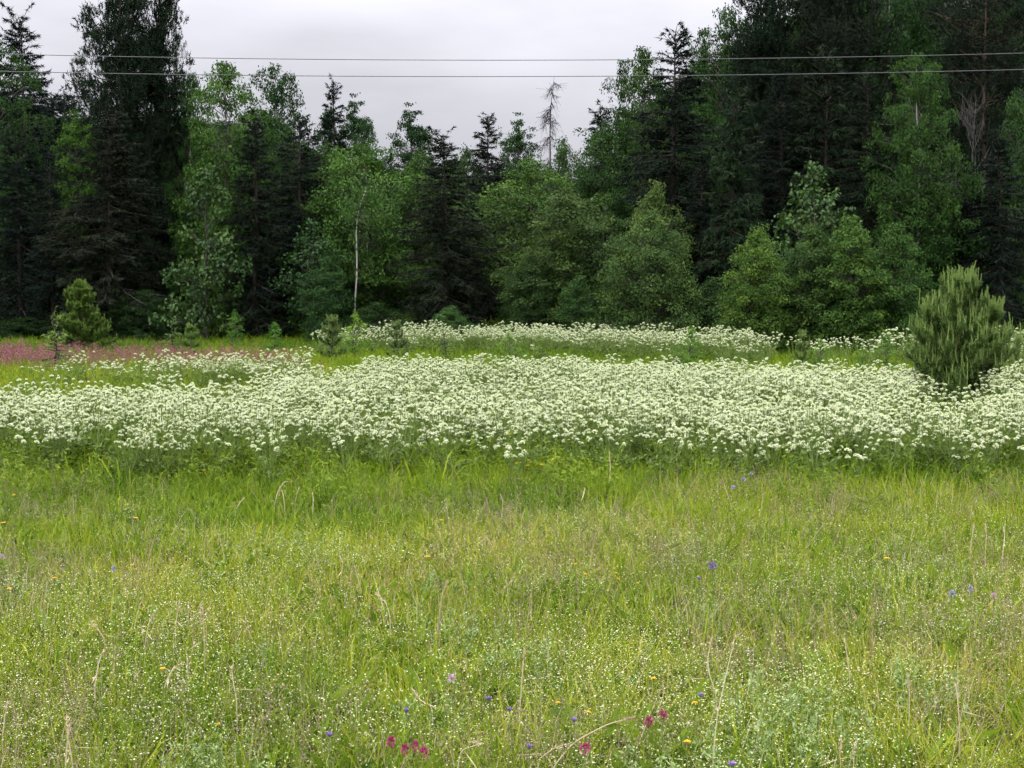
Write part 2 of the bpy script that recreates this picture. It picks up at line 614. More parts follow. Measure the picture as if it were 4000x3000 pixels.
def make_pine(seed, h, r, prof='cone', zb=.1, nc=150, cr=.45, nt=26, ns=9, nlen=.13, nw=.022, mat=None, bark=None, tr=.013,
              surf=(2.2, 1.1), shoot=0.6, thick=1.0):
    """tufted needle crown: every tuft is a ring of needles round an upward shoot"""
    rng = np.random.default_rng(seed)
    line = trunk_line(rng, h * .98, .05, 10)
    tb = MB()
    tb.tube(line, np.linspace(tr * h, .012, len(line)), 8)
    px, pw = PROF[prof]
    u = rng.random(nc * 6)
    keep = rng.random(nc * 6) < np.interp(u, px, pw) * .85 + .15
    u = u[keep][:nc]
    n = len(u)
    zc = zb * h + (h * .98 - zb * h) * u
    ang = rng.random(n) * 6.283
    lump = (1 + .25 * np.sin(2 * ang + seed + u * 6)) * (.8 + .4 * vnoise(u * 8, ang * 1.3, 1.0, seed + 3))
    rad = np.interp(u, px, pw) * r * rng.beta(*surf, n) * lump
    tl = on_line(line, zc)
    C = tl + np.stack([np.cos(ang) * rad, np.sin(ang) * rad, np.zeros(n)], 1)
    A = tl.copy()
    A[:, 2] = np.maximum(.06 * h, tl[:, 2] - rad * rng.uniform(.15, .5, n))
    A[:, :2] = on_line(line, A[:, 2])[:, :2]
    Bm = A * .5 + C * .5
    Bm[:, 2] -= rad * .06
    tb.sticks(A, Bm, C, (.010 + .022 * rad / r) * thick, .006)
    cb = MB()
    crs = cr * rng.uniform(.6, 1.3, n) * (1 - .2 * u ** 3)
    nts = np.maximum(5, (nt * (crs / cr) ** 1.5).astype(int))
    ix = np.repeat(np.arange(n), nts)
    m = len(ix)
    g = nrm(rng.normal(size=(m, 3))) * rng.random((m, 1)) ** .5
    P = C[ix] + g * crs[ix][:, None] * [1.15, 1.15, .65]
    outw = nrm(P - on_line(line, P[:, 2] - .1))
    S = nrm(outw * .5 + np.array([[0, 0, shoot]]) + rng.normal(size=(m, 3)) * .25)
    cb.sticks(P - S * .12, P - S * .05, P + S * .05, .006, .004, mat=1)
    crnd = rng.normal(size=n) * .15
    for k in range(ns):
        Dk = S * .55 + nrm(rng.normal(size=(m, 3))) * .75
        s_ = rng.random(m)
        rr = np.clip(.42 + crnd[ix] + rng.normal(size=m) * .14 + .12 * g[:, 2], 0, 1)
        cb.slivers(P + S * ((s_ - .5) * .16)[:, None], Dk, nlen * rng.uniform(.7, 1.2, m), nw, rng, rnd=rr)
    return dict(h=h, r=r, parts=[('trunk', tb.mesh('pine_trunk', [bark or B_dark], True)),
                                 ('crown', cb.mesh('pine_crown', [mat or M_pine, B_dark]))])


def make_young_pine(seed, h, r, nwhorl=6, needles=34, nlen=.055, nw=.006, mat=None, multi=0, openness=.0, candle=.22, nb=6, leaders=()):
    """young pine: whorls of rising branches, each shoot bottle-brushed with needles, pale candles on top"""
    rng = np.random.default_rng(seed)
    tb, cb = MB(), MB()
    segs = []                      # (p0, p1, depth, candle)

    def shoot(p, d, L, order):
        d = d / np.linalg.norm(d)
        d2 = d * .8 + np.array([0, 0, .36]) * (1 if order else .3)
        d2 /= np.linalg.norm(d2)
        mid = p + d * L * .5
        end = mid + d2 * L * .5
        segs.append((p, mid, order, 0))
        segs.append((mid, end, order, 0))
        return mid, end, d2

    zb = .10 * h
    zt = h * .86
    tr = np.array([[0, 0, 0], [.01, .0, zt * .4], [-.02, .01, zt * .75], [.0, 0, zt]])
    tb.tube(tr, [.022 * h, .016 * h, .010 * h, .006 * h], 7)
    zs = np.linspace(zb, zt, nwhorl)
    stems = [(0.0, 0.0, float(z), 1 - i / (nwhorl - 1), 1.0) for i, z in enumerate(zs)]
    for (lx, ly, lz) in leaders:
        lp = np.array([[0, 0, h * .16], [lx * .6, ly * .6, h * .24], [lx * .95, ly * .95, h * .42], [lx, ly, lz * .9]])
        tb.tube(lp, [.012 * h, .010 * h, .007 * h, .004 * h], 6)
        for k, t_ in enumerate(np.linspace(.25, 1, 4)):
            q_ = np.array([np.interp(t_, [0, .33, .66, 1], lp[:, c_]) for c_ in range(3)])
            stems.append((q_[0], q_[1], q_[2], .45 * (1 - k / 3.0), .8))
        segs.append((lp[3], np.array([lx, ly, lz]), 1, 1))
    for (sx_, sy_, z, f, sw) in stems:
        i = 1 if z > zb + .01 else 0
        st0 = np.array([sx_, sy_, z])
        L = r * (.24 + .90 * f ** .75) * (1.0 if i else .9) * sw
        n = nb + (1 if f > .5 else 0)
        a0 = rng.random() * 6.28
        for k in range(n):
            a = a0 + k * 6.283 / n + rng.normal() * .2
            el = .02 + .85 * (1 - f) + rng.normal() * .12
            d = np.array([math.cos(a) * math.cos(el), math.sin(a) * math.cos(el), math.sin(el)])
            Lk = L * rng.uniform(.7, 1.15)
            m, e, d2 = shoot(st0, d, Lk, 1)
            for (q0, amt) in ((m, .55), (e, .42), (st0 + d * Lk * .28, .4), (m * .5 + e * .5, .45)):
                for s_ in range(3):
                    a2 = a + rng.normal() * .9
                    dd = d2 * .6 + np.array([math.cos(a2), math.sin(a2), .35]) * .7
                    m2, e2, d3 = shoot(q0, dd, max(.12, Lk * amt * rng.uniform(.5, 1)), 2)
                    if rng.random() < .55 * (.3 + (1 - openness)):
                        for s3 in range(2):
                            shoot(m2, d3 + rng.normal(size=3) * .5, max(.08, Lk * .16), 3)
                    segs.append((e2, e2 + (np.array([0, 0, 1]) + rng.normal(size=3) * .14) * candle * rng.uniform(.25, .8), 3, 1))
            segs.append((e, e + (np.array([0, 0, 1]) + rng.normal(size=3) * .1) * candle * rng.uniform(.6, 1.1), 3, 1))
    segs.append((np.array([0, 0, zt]), np.array([0.0, 0.01, h]), 1, 1))
    for k in range(5):
        a = k * 1.257
        segs.append((np.array([0, 0, zt]), np.array([math.cos(a) * .09, math.sin(a) * .09, zt + (h - zt) * .55]), 2, 1))
    P0 = np.array([s_[0] for s_ in segs])
    P1 = np.array([s_[1] for s_ in segs])
    od = np.array([s_[2] for s_ in segs])
    cd = np.array([s_[3] for s_ in segs])
    rr = np.where(cd > 0, .006, np.array([.016, .012, .006, .004])[od] * h / 2.1)
    s1 = (cd == 0) & (od < 3)
    tb.sticks(P0[s1], (P0[s1] + P1[s1]) / 2, P1[s1], rr[s1] * .7, rr[s1] * .4)
    cb.sticks(P0[cd == 1], (P0[cd == 1] + P1[cd == 1]) / 2, P1[cd == 1], .008 * h / 2.1, .005 * h / 2.1, mat=0, rnd=1.0)
    Ls = np.linalg.norm(P1 - P0, axis=1)
    cnt = (needles * Ls / .1 * np.where(od == 1, .5, 1) * np.where(cd > 0, .8, 1)).astype(int) + 4
    ix = np.repeat(np.arange(len(segs)), cnt)
    m = len(ix)
    t = rng.random(m)
    P = P0[ix] + (P1 - P0)[ix] * t[:, None]
    ax = nrm((P1 - P0)[ix])
    per = nrm(np.cross(ax, rng.normal(size=(m, 3))))
    spread = np.where(cd[ix] > 0, .42, .95)[:, None]
    D = ax * .75 + per * spread
    rn = np.clip(np.where(cd[ix] > 0, .78, .36) + rng.normal(size=m) * .16 + .12 * (P[:, 2] / h - .5), 0, 1)
    cb.slivers(P, D, nlen * rng.uniform(.7, 1.15, m) * np.where(cd[ix] > 0, .6, 1), nw, rng, rnd=rn)
    return dict(h=h, r=r, parts=[('trunk', tb.mesh('young_pine_trunk', [B_pine], True)),
                                 ('crown', cb.mesh('young_pine_crown', [mat or M_young]))])


def make_bare(seed, h, r, nb=120, droop=.3, bark=None, lean=0., zb=.12, conifer=True):
    """leafless tree: trunk, limbs and twigs"""
    rng = np.random.default_rng(seed)
    line = trunk_line(rng, h, .07, 10, lean)
    tb, cb = MB(), MB()
    tb.tube(line, np.linspace(.011 * h, .006, len(line)), 7)
    z = (zb + (1 - zb) * rng.random(nb)) * h * .98
    f = 1 - z / h
    a = rng.random(nb) * 6.28
    L = r * (f ** .35 * rng.choice([.35, .7, 1.15], nb) if conifer else np.sin(np.clip(f, .05, 1) * 2.6) * .9 + .15) * rng.uniform(.4, 1.1, nb) + .1
    A = on_line(line, z)
    hd = np.stack([np.cos(a), np.sin(a), np.zeros(nb)], 1)
    B = A + hd * (L * .55)[:, None] + np.array([[0, 0, 1]]) * (L * (.10 if conifer else .45))[:, None]
    C = A + hd * L[:, None] + np.array([[0, 0, 1]]) * (L * (-droop if conifer else .95))[:, None]
    cb.sticks(A, B, C, .014, .005)
    k = 9
    ix = np.repeat(np.arange(nb), k)
    t = rng.uniform(.25, 1, len(ix))[:, None]
    P = A[ix] * (1 - t) ** 2 + 2 * B[ix] * t * (1 - t) + C[ix] * t ** 2
    dv = nrm(C[ix] - A[ix]) * .5 + rng.normal(size=(len(ix), 3)) * .5 + np.array([[0, 0, -.5 if conifer else .5]])
    l2 = rng.uniform(.12, .42, len(ix))[:, None]
    Q = P + dv * l2
    cb.sticks(P, (P + Q) / 2 + rng.normal(size=P.shape) * .02, Q, .006, .0035)
    return dict(h=h, r=r, parts=[('trunk', tb.mesh('bare_trunk', [bark or B_pale], True)),
                                 ('crown', cb.mesh('bare_crown', [bark or B_pale]))])


# ------------------------------------------------------------------ tree prototypes
T = {}
T['sA'] = make_spruce(1, 10, 1.9, spacing=.19, power=.58)
T['sB'] = make_spruce(2, 10, 2.1, power=.52, spacing=.19)
T['sC'] = make_spruce(3, 10, 1.7, power=.62, spacing=.20)
T['sD'] = make_spruce(14, 12, 2.3, gap=.10, spacing=.24, power=.5)       # open layered
T['sY'] = make_spruce(5, 6.5, 1.5, up=.25, power=.62, spacing=.18)        # young, rising branches
T['bA'] = make_leafy(11, 10, 1.75, 'birch', .06, 330, .42, 105, (.10, .066), weep=.6, mat=M_birch, spire=18)
T['bB'] = make_leafy(12, 10, 1.9, 'cone', .05, 330, .42, 105, (.10, .066), weep=.5, mat=M_birch, spire=18)
T['bC'] = make_leafy(13, 10, 1.8, 'top', .08, 320, .44, 105, (.10, .066), weep=.65, mat=M_birch, bark=B_birch, spire=12)
T['aA'] = make_leafy(21, 10, 1.8, 'birch', .08, 190, .38, 75, (.095, .06), weep=.65, mat=M_birch, bark=B_birch, spire=16)
T['aB'] = make_leafy(22, 10, 1.9, 'round', .10, 180, .42, 75, (.095, .06), weep=.7, mat=M_birch, spire=12)
T['aC'] = make_leafy(23, 9, 1.3, 'round', .58, 150, .30, 100, (.085, .055), weep=.3, mat=M_birch, spire=10)
T['rA'] = make_leafy(31, 8, 2.5, 'round', .05, 380, .48, 115, (.11, .076), mat=M_broad)
T['rB'] = make_leafy(32, 8, 2.3, 'spread', .06, 340, .48, 115, (.11, .076), mat=M_broad, spire=8)
T['rC'] = make_leafy(33, 9, 2.0, 'round', .04, 340, .44, 115, (.105, .072), mat=M_broad, spire=14)
T['uA'] = make_leafy(41, 4.4, 1.65, 'egg', .02, 400, .30, 115, (.070, .050), mat=M_broad, stems=4, tr=.010, wander=.03, spire=3)
T['uB'] = make_leafy(42, 4.2, 1.2, 'egg', .02, 310, .28, 110, (.070, .050), mat=M_broad, stems=3, tr=.010, wander=.03, spire=12)
T['uC'] = make_leafy(43, 4.2, 1.0, 'cone', .02, 290, .26, 110, (.068, .048), mat=M_broad, stems=2, tr=.010, wander=.03, spire=14)
T['gA'] = make_leafy(51, 5.5, 1.35, 'egg', .10, 130, .36, 38, (.14, .11), mat=M_gloss, spire=5)
T['gB'] = make_leafy(52, 6.0, 1.5, 'round', .20, 130, .38, 38, (.16, .12), mat=M_gloss, spire=5)
T['pA'] = make_pine(61, 13, 2.3, 'col', .05, 560, .58, 34, 9, .16, .036)
T['pB'] = make_pine(62, 13, 2.2, 'spread', .30, 240, .60, 26, 9, .17, .032, bark=B_pine, tr=.011, thick=.55)
T['pD'] = make_pine(64, 13, 2.0, 'col', .08, 420, .58, 32, 9, .17, .036)
T['dA'] = make_bare(77, 10, .80, 120, .30, lean=.07, zb=.35)
T['dB'] = make_bare(72, 6, 1.5, 46, 0, lean=.03, zb=.25, conifer=False, bark=B_twig)
T['ypA'] = make_young_pine(81, 2.15, .92, 8, 34, .060, .0070, candle=.27, leaders=((.60, .05, 1.60), (-.50, -.05, 1.58), (-.15, .4, 1.45)))
T['ypB'] = make_young_pine(82, 2.0, .62, 8, 26, .075, .012, candle=.12, nb=7)
T['ypC'] = make_young_pine(83, 1.3, .34, 5, 13, .06, .011, candle=.22, nb=4, openness=.6)
T['ysA'] = make_spruce(84, 1.4, .45, up=.3, spacing=.12, lw=.5, mat=M_young, sliv=4)
T['ybA'] = make_leafy(85, 1.6, .38, 'cone', .12, 60, .13, 24, (.06, .045), mat=M_birch, tr=.008, wander=.02, spire=8, limb=.4)
T['ybB'] = make_leafy(86, 1.4, .55, 'egg', .08, 70, .15, 24, (.06, .045), mat=M_birch, tr=.008, wander=.02, stems=3, spire=6, limb=.4)

NAMES = {'s': 'spruce_tree', 'b': 'birch_tree', 'a': 'birch_tree', 'r': 'broadleaf_tree', 'u': 'alder_bush', 'g': 'aspen_tree',
         'p': 'pine_tree', 'd': 'dead_tree', 'yp': 'young_pine', 'ys': 'young_spruce', 'yb': 'birch_sapling'}
CATS = {'s': 'spruce tree', 'b': 'birch tree', 'a': 'birch tree', 'r': 'tree', 'u': 'bush', 'g': 'aspen tree',
        'p': 'pine tree', 'd': 'dead tree', 'yp': 'young pine', 'ys': 'young spruce', 'yb': 'sapling'}


def kind_of(key):
    return key[:2] if key[0] == 'y' else key[0]


def r_eff(pr):
    if 're' not in pr:
        me = pr['parts'][1][1]
        co = np.empty(len(me.vertices) * 3, np.float32)
        me.vertices.foreach_get('co', co)
        co = co.reshape(-1, 3)
        pr['re'] = float(np.percentile(np.hypot(co[:, 0], co[:, 1]), 96))
        pr['he'] = float(np.percentile(co[:, 2], 99.97))
    return pr['re']


def place_tree(key, x, ytop, wpx, d, rz, label, color=(1, 1, 1), group=None, name=None, cat=None, lean=0.0):
    """x, ytop, wpx: where the tree's top and crown width fall; d: distance of its stem in metres"""
    p = at_y(x, ytop, d)
    bx = p[0] - lean * p[2]
    z0 = gz(bx, d) - .03
    pr = T[key]
    sx = (wpx / 2 * d / F) / r_eff(pr)
    sz = (p[2] - z0) / pr['he']
    k = kind_of(key)
    gain = {'yb': 2.0, 'ys': 1.8, 'u': 1.22, 'r': 1.1, 'b': 1.0, 's': .9, 'p': .9, 'a': .9}.get(k, 1.0) * (1.6 if key == 'ypC' else 1.0)
    color = tuple(c * gain for c in color)
    root = empty(name or NAMES[k], (bx, d, z0), R(rz), (sx, sx, sz))
    if lean:
        root.rotation_euler = (0, math.atan(lean), R(rz))
    tag(root, label, cat or CATS[k], group)
    for pn, me in pr['parts']:
        mobj(pn, me, root, color)
    return root


DK, LT, YL, BL, BR, GY_ = (.8, .85, .85), (1.35, 1.3, 1.15), (1.6, 1.45, 1.0), (.75, .9, 1.0), (1.35, .95, .85), (.95, 1.0, 1.1)
TREES = [
    # key, x, top, width, dist, rot, label, tint
    # ---- left block
    ('sB', 88, 12, 400, 54, 10, 'tall dark spruce with layered drooping branches at the far left skyline', (.7, .75, .95)),
    ('bA', 5, 150, 380, 50, 40, 'dark green birch cut by the left edge of the photo', (.62, .78, .72)),
    ('sC', 240, 350, 260, 58, 80, 'small dark spruce tip between the layered spruce and the giant dense pine', (.8, .85, 1)),
    ('pA', 460, -250, 400, 50, 15, 'giant dense dark green pine reaching past the top at upper left', (.85, 1.0, .95)),
    ('pD', 605, -90, 300, 50.8, 120, 'second tall dense pine merged into the right side of the giant pine', (.95, 1.1, .95)),
    ('aA', 690, 95, 130, 51.5, 200, 'slim birch spire rising at the right shoulder of the giant pine', (.55, .75, .7)),
    ('aB', 335, 215, 210, 51.5, 33, 'weeping birch hanging out from the left side of the giant pine', (.55, .72, .7)),
    ('bB', 285, 430, 250, 48.5, 70, 'bright light green birch in front of the giant pine foot at left', (1.25, 1.4, .9)),
    ('sB', 70, 520, 330, 47.5, 150, 'broad black green spruce at the left edge behind the grass', (.75, .8, .9)),
    ('sA', 195, 640, 230, 46.5, 190, 'dark spruce behind the bright green round young pine', (.75, .8, .9)),
    ('sB', 410, 420, 500, 45.5, 230, 'wide brownish spruce with sweeping bare looking boughs at left', (1.25, .98, .92)),
    ('bC', 730, 290, 190, 50.5, 260, 'dark leafy birch crown right of the giant pine', (.6, .8, .65)),
    ('bA', 865, 236, 400, 49, 300, 'pale green pointed birch standing right of the giant pine', (1.2, 1.3, .9)),
    ('bC', 1085, 248, 350, 55, 20, 'airy grey green birch showing sky between its upper twigs', (.55, .70, .75)),
    ('bA', 1075, 430, 300, 50, 66, 'mid green birch filling the space under the airy grey birch', (.72, .85, .8)),
    ('gA', 790, 640, 330, 44, 10, 'aspen with large pale leaves in front of the brownish spruce', (.8, .92, .65)),
    ('sC', 985, 440, 340, 45, 40, 'narrow dark spruce right of the pale leaved aspen', (.95, .95, .9)),
    ('sA', 1165, 450, 350, 46.5, 77, 'dark pointed spruce left of the round light green tree', (.85, .85, .95)),
    ('sC', 1300, 298, 230, 55.5, 10, 'thin dark spruce spire on the skyline touching the lower wire', (.65, .8, .85)),
    ('bA', 1290, 430, 230, 56.5, 120, 'green birch wrapped round the thin skyline spruce', (.6, .8, .65)),
    ('aC', 1390, 365, 190, 56, 75, 'open birch right of the thin skyline spruce', (.5, .72, .7)),
    ('aA', 1432, 470, 130, 55, 175, 'short birch stepping down right of the open skyline birch', (.5, .72, .6)),
    ('aC', 1605, 402, 230, 58, 100, 'lone airy birch with rounded crown in the middle of the skyline', (.5, .65, .7)),
    ('rA', 1440, 560, 540, 47, 100, 'large round light green tree left of the centre spruce', (1.08, 1.28, .88)),
    ('rC', 1280, 560, 260, 48.5, 10, 'green tree crown behind the dark pointed spruce', (.75, .9, .75)),
    ('rB', 1640, 590, 300, 49, 190, 'light green tree crown right behind the large round tree', (.85, .98, .75)),
    ('sB', 1745, 495, 400, 44, 10, 'large brown black spruce near the middle of the forest edge', (1.15, .98, .9)),
    ('sA', 1905, 440, 290, 50, 130, 'dark purple black spruce with pointed top right of the middle', (.85, .75, .85)),
    ('aC', 2015, 440, 190, 58, 210, 'rounded far birch between the dark spruce and the dead tree', (.6, .8, .75)),
    ('dA', 2100, 325, 170, 54, 5, 'dead bare leaning conifer sticking up on the skyline', (1, 1, 1)),
    ('rC', 2200, 540, 260, 52, 280, 'low green tree under the dead conifer at the skyline dip', (.7, .85, .7)),
    ('rA', 1830, 575, 260, 54, 50, 'low green tree filling the skyline dip left of the dark spruce', (.6, .75, .65)),
    ('rB', 2070, 620, 470, 46, 70, 'light green rounded tree right of the dark purple spruce', (1.15, 1.25, .85)),
    ('gB', 1225, 850, 250, 44, 70, 'leafy green tree low between two dark spruces left of the thin white birch', (.55, .75, .6)),
    # ---- right block
    ('sC', 2340, 400, 330, 50.5, 20, 'dark green conifer at the left foot of the right hand tree wall', (.9, 1.25, 1.1)),
    ('rC', 2365, 480, 300, 48, 150, 'deep green tree below the weeping birch of the right block', (.55, .75, .62)),
    ('aA', 2440, 235, 260, 51.5, 240, 'weeping birch with hanging twigs on the left outline of the right block', (.5, .66, .62)),
    ('bA', 2505, 180, 300, 50, 290, 'light olive birch beside the tall spruce of the right block', (.75, .85, .68)),
    ('sA', 2632, 100, 450, 44.5, 10, 'tall black green spruce with thin top standing before the right block', (.92, .92, .95)),
    ('bB', 2745, 115, 280, 51, 40, 'green birch top just right of the tall spruce', (.62, .80, .68)),
    ('bC', 2875, 25, 320, 50, 80, 'tall birch outlining the upper left of the high tree wall', (.62, .80, .68)),
    ('bA', 2760, 400, 330, 47, 12, 'mid green birch between the tall spruce and the light tipped young spruce', (.68, .85, .7)),
    ('sY', 2870, 350, 370, 41.5, 110, 'spruce with light green top and dark lower boughs right of the tall spruce', (1.5, 1.6, 1.2)),
    ('pA', 3010, -300, 380, 49, 200, 'very tall dark pine at the left of the high tree wall', (.85, 1.0, .98)),
    ('bB', 3145, -220, 260, 50, 15, 'bright green birch strip high between two dark pines', (.85, 1.0, .75)),
    ('pD', 3300, -330, 440, 47.5, 45, 'very tall brown black pine in the middle of the high tree wall', (1.0, .92, .95)),
    ('sA', 3060, 290, 360, 43, 260, 'dark spruce right of the light tipped young spruce', (.85, .85, .95)),
    ('sY', 3232, 185, 430, 42.5, 30, 'olive green spruce standing above the bright glossy leaved tree', (1.0, 1.1, .8)),
    ('sB', 3405, 255, 330, 41.5, 65, 'slender olive spruce left of the birch with the white stem', (1.0, 1.1, .85)),
    ('bC', 3500, -280, 480, 48.5, 120, 'tall dark leafy tree above the slender olive spruce', (.55, .75, .72)),
    ('bA', 3700, -300, 480, 49, 170, 'tall dark leafy tree above the birch with the white stem', (.50, .70, .66)),
    ('bC', 3600, 205, 380, 39.5, 5, 'light green birch with a clearly visible white stem at right', (.85, .98, .78)),
    ('bB', 3640, 640, 470, 39.9, 205, 'low spreading birch around the foot of the white stemmed birch', (.62, .8, .68)),
    ('pB', 3850, -260, 440, 45.5, 60, 'tall pine with reddish bare stem at the upper right', (.75, .8, .8)),
    ('dB', 3815, 310, 330, 41.5, 10, 'bare grey branching tree right of the white stemmed birch', (1, 1, 1)),
    ('rC', 3975, 350, 270, 42.5, 230, 'dark green leafy tree on the right edge', (.6, .8, .7)),
    ('bC', 3990, -160, 340, 49, 250, 'dark leafy crown in the top right corner', (.5, .7, .65)),
    ('sB', 3920, 480, 330, 39.5, 10, 'black spruce behind the large young pine', (.7, .75, .85)),
    ('sA', 3780, 640, 230, 40, 10, 'dark spruce left behind the large young pine', (.7, .75, .85)),
    ('sC', 3500, 560, 260, 41, 310, 'dark spruce between the glossy tree and the white stemmed birch', (.8, .8, .9)),
    ('sA', 2740, 640, 290, 42.5, 350, 'dark spruce behind the tall egg shaped alder bush', (.85, .85, .95)),
    ('gB', 3190, 625, 340, 38.5, 60, 'tree with big bright glossy leaves among dark spruces at right', (1.1, 1.15, .95)),
    # ---- bushes along the forest edge
    ('rC', 2210, 740, 470, 42, 250, 'loose green willow left of the egg shaped alder bush', (.95, .92, .85)),
    ('uB', 2575, 705, 300, 42.5, 10, 'olive topped bush peeking over the egg shaped alder bush', (1.35, 1.2, 1.15)),
    ('uA', 2530, 815, 480, 38.5, 40, 'large egg shaped green alder bush at the forest edge', (.98, 1.0, .92)),
    ('uB', 2960, 880, 300, 36, 130, 'leftmost of the four green alder bushes at the right forest edge', (1.25, 1.28, .85)),
    ('uB', 3165, 870, 330, 36.6, 220, 'second alder bush from the left of the right forest edge row', (.78, .86, .75)),
    ('uC', 3330, 842, 300, 36, 310, 'pointed alder bush third in the right forest edge row', (1.08, 1.18, .85)),
    ('uC', 3490, 872, 250, 36.2, 15, 'rightmost pointed alder bush left of the large young pine', (.85, 1.02, .85)),
    ('uB', 2270, 1075, 230, 40, 55, 'low dark green bush left of the egg shaped alder bush', (.6, .8, .7)),
    ('uB', 1765, 1195, 230, 41, 80, 'low rounded bush in front of the brown black spruce', (.75, .95, .9)),
    ('uB', 1270, 1000, 230, 43, 200, 'dark low bush left of the thin white birch stem', (.5, .7, .7)),
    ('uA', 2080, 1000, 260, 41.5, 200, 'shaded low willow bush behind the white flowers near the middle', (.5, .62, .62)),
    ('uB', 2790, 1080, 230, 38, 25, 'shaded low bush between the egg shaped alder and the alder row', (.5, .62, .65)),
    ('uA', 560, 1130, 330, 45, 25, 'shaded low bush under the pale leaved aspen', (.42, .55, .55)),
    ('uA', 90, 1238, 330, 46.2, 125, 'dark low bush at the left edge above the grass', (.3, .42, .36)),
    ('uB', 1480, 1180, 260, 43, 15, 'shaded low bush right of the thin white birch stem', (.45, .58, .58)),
]
for (key, x, yt, wp, d, rz, lab, colr) in TREES:
    place_tree(key, x, yt, wp, d, rz, lab, colr)

# thin leaning white birch stem in front of the round tree
rg = np.random.default_rng(5)
d = 43.2
pts = [at_y(x, y, d) for x, y in ((1385, 1290), (1387, 1170), (1394, 1080), (1394, 1000), (1392, 910), (1396, 850), (1411, 790), (1430, 740))]
base = np.array([pts[0][0], d, gz(pts[0][0], d) - .05])
pts[0] = base.copy()
tb, cb = MB(), MB()
tb.tube(np.array(pts) - base, np.linspace(.028, .012, len(pts)), 8)
tp = np.array(pts[-3:]) - base
cc = tp[rg.integers(0, 3, 26)] + rg.normal(size=(26, 3)) * [.45, .4, .3] + [.15, 0, .1]
cb.sticks(np.repeat(tp[:1], 26, 0), (np.repeat(tp[:1], 26, 0) + cc) / 2, cc, .008, .003, mat=1)
P = np.repeat(cc, 40, 0) + rg.normal(size=(26 * 40, 3)) * [.16, .16, .14]
cb.leaves(P, rg.normal(size=P.shape) + [0, 0, -.5], rg.normal(size=P.shape) + [0, 0, .6], .085, .055, rnd=np.clip(rg.normal(.5, .2, len(P)), 0, 1))
rt = empty('birch_tree', base)
tag(rt, 'thin bending white birch stem standing alone before the round light green tree', 'birch tree')
mobj('trunk', tb.mesh('thin_birch_trunk', [B_birch], True), rt)
mobj('crown', cb.mesh('thin_birch_crown', [M_birch, B_grey]), rt, (.9, 1, .8))

# ------------------------------------------------------------------ young trees standing in the meadow
SAPS = [
    ('ypA', 3755, 1040, 405, 18.5, 0, 'large young pine with upright pale shoots on the right of the flowers', (.90, 1.18, .74)),
    ('ypB', 312, 1090, 210, 37, 0, 'dense bright green rounded young pine at the left forest edge', (.80, 1.08, .45)),
    ('ysA', 205, 1195, 150, 28, 50, 'small yellow green spruce on a thin stem left of the rounded young pine', (.8, 1.05, .5)),
    ('ysA', 665, 1232, 110, 35, 80, 'small young spruce right of the rounded young pine', (.55, .75, .4)),
    ('ypC', 745, 1258, 100, 34, 120, 'tiny pine with thin leader beside the small young spruce', (.55, .75, .42)),
    ('ybA', 920, 1208, 75, 41, 10, 'thin birch sapling against the dark foot of the aspen', (.9, 1.0, .6)),
    ('ybA', 1070, 1255, 95, 36, 60, 'birch sapling in the grass strip left of the yellow green sapling pair', (.9, 1.1, .6)),
    ('ypC', 1295, 1225, 120, 32, 200, 'grey green young pine left of the yellow green birch sapling', (.55, .7, .5)),
    ('ybB', 1385, 1208, 150, 34, 240, 'yellow green birch sapling below the thin white birch stem', (1.7, 1.5, .7)),
    ('ypC', 1550, 1245, 100, 32, 290, 'grey green small pine right of the yellow green birch sapling', (.5, .65, .5)),
    ('ysA', 1735, 1262, 90, 30.5, 10, 'dark thin spruce sapling among the far white flowers', (.4, .55, .42)),
    ('ybB', 1990, 1292, 150, 30, 20, 'low yellow green birch bush before the far white flowers', (1.4, 1.35, .7)),
    ('ybB', 2110, 1315, 130, 29.5, 70, 'lower olive bush right beside the low yellow green bush', (1.3, 1.1, .6)),
    ('ybA', 2690, 1272, 110, 28, 110, 'birch sapling standing in front of the gap between two alder bushes', (1.2, 1.2, .6)),
    ('ybB', 2650, 1340, 150, 27.6, 150, 'small leafy sapling at the foot of the taller birch sapling', (1.0, 1.05, .6)),
    ('ypC', 3137, 1283, 85, 26.5, 10, 'slim young pine with one tall shoot before the alder row', (.6, .75, .5)),
    ('ybB', 3205, 1308, 110, 26.5, 190, 'yellow green sapling touching the slim young pine', (1.35, 1.35, .65)),
    ('ybB', 3370, 1335, 90, 27, 230, 'low sapling midway between the slim young pine and the large young pine', (1.2, 1.2, .65)),
    ('ybA', 3470, 1308, 100, 27, 270, 'birch sapling just left of the large young pine', (.95, 1.05, .6)),
    ('ypC', 3975, 1300, 60, 24, 310, 'small pine with thin shoots right behind the large young pine', (.65, .8, .6)),
]
for (key, x, yt, wp, d, rz, lab, colr) in SAPS:
    place_tree(key, x, yt, wp, d, rz, lab, colr)


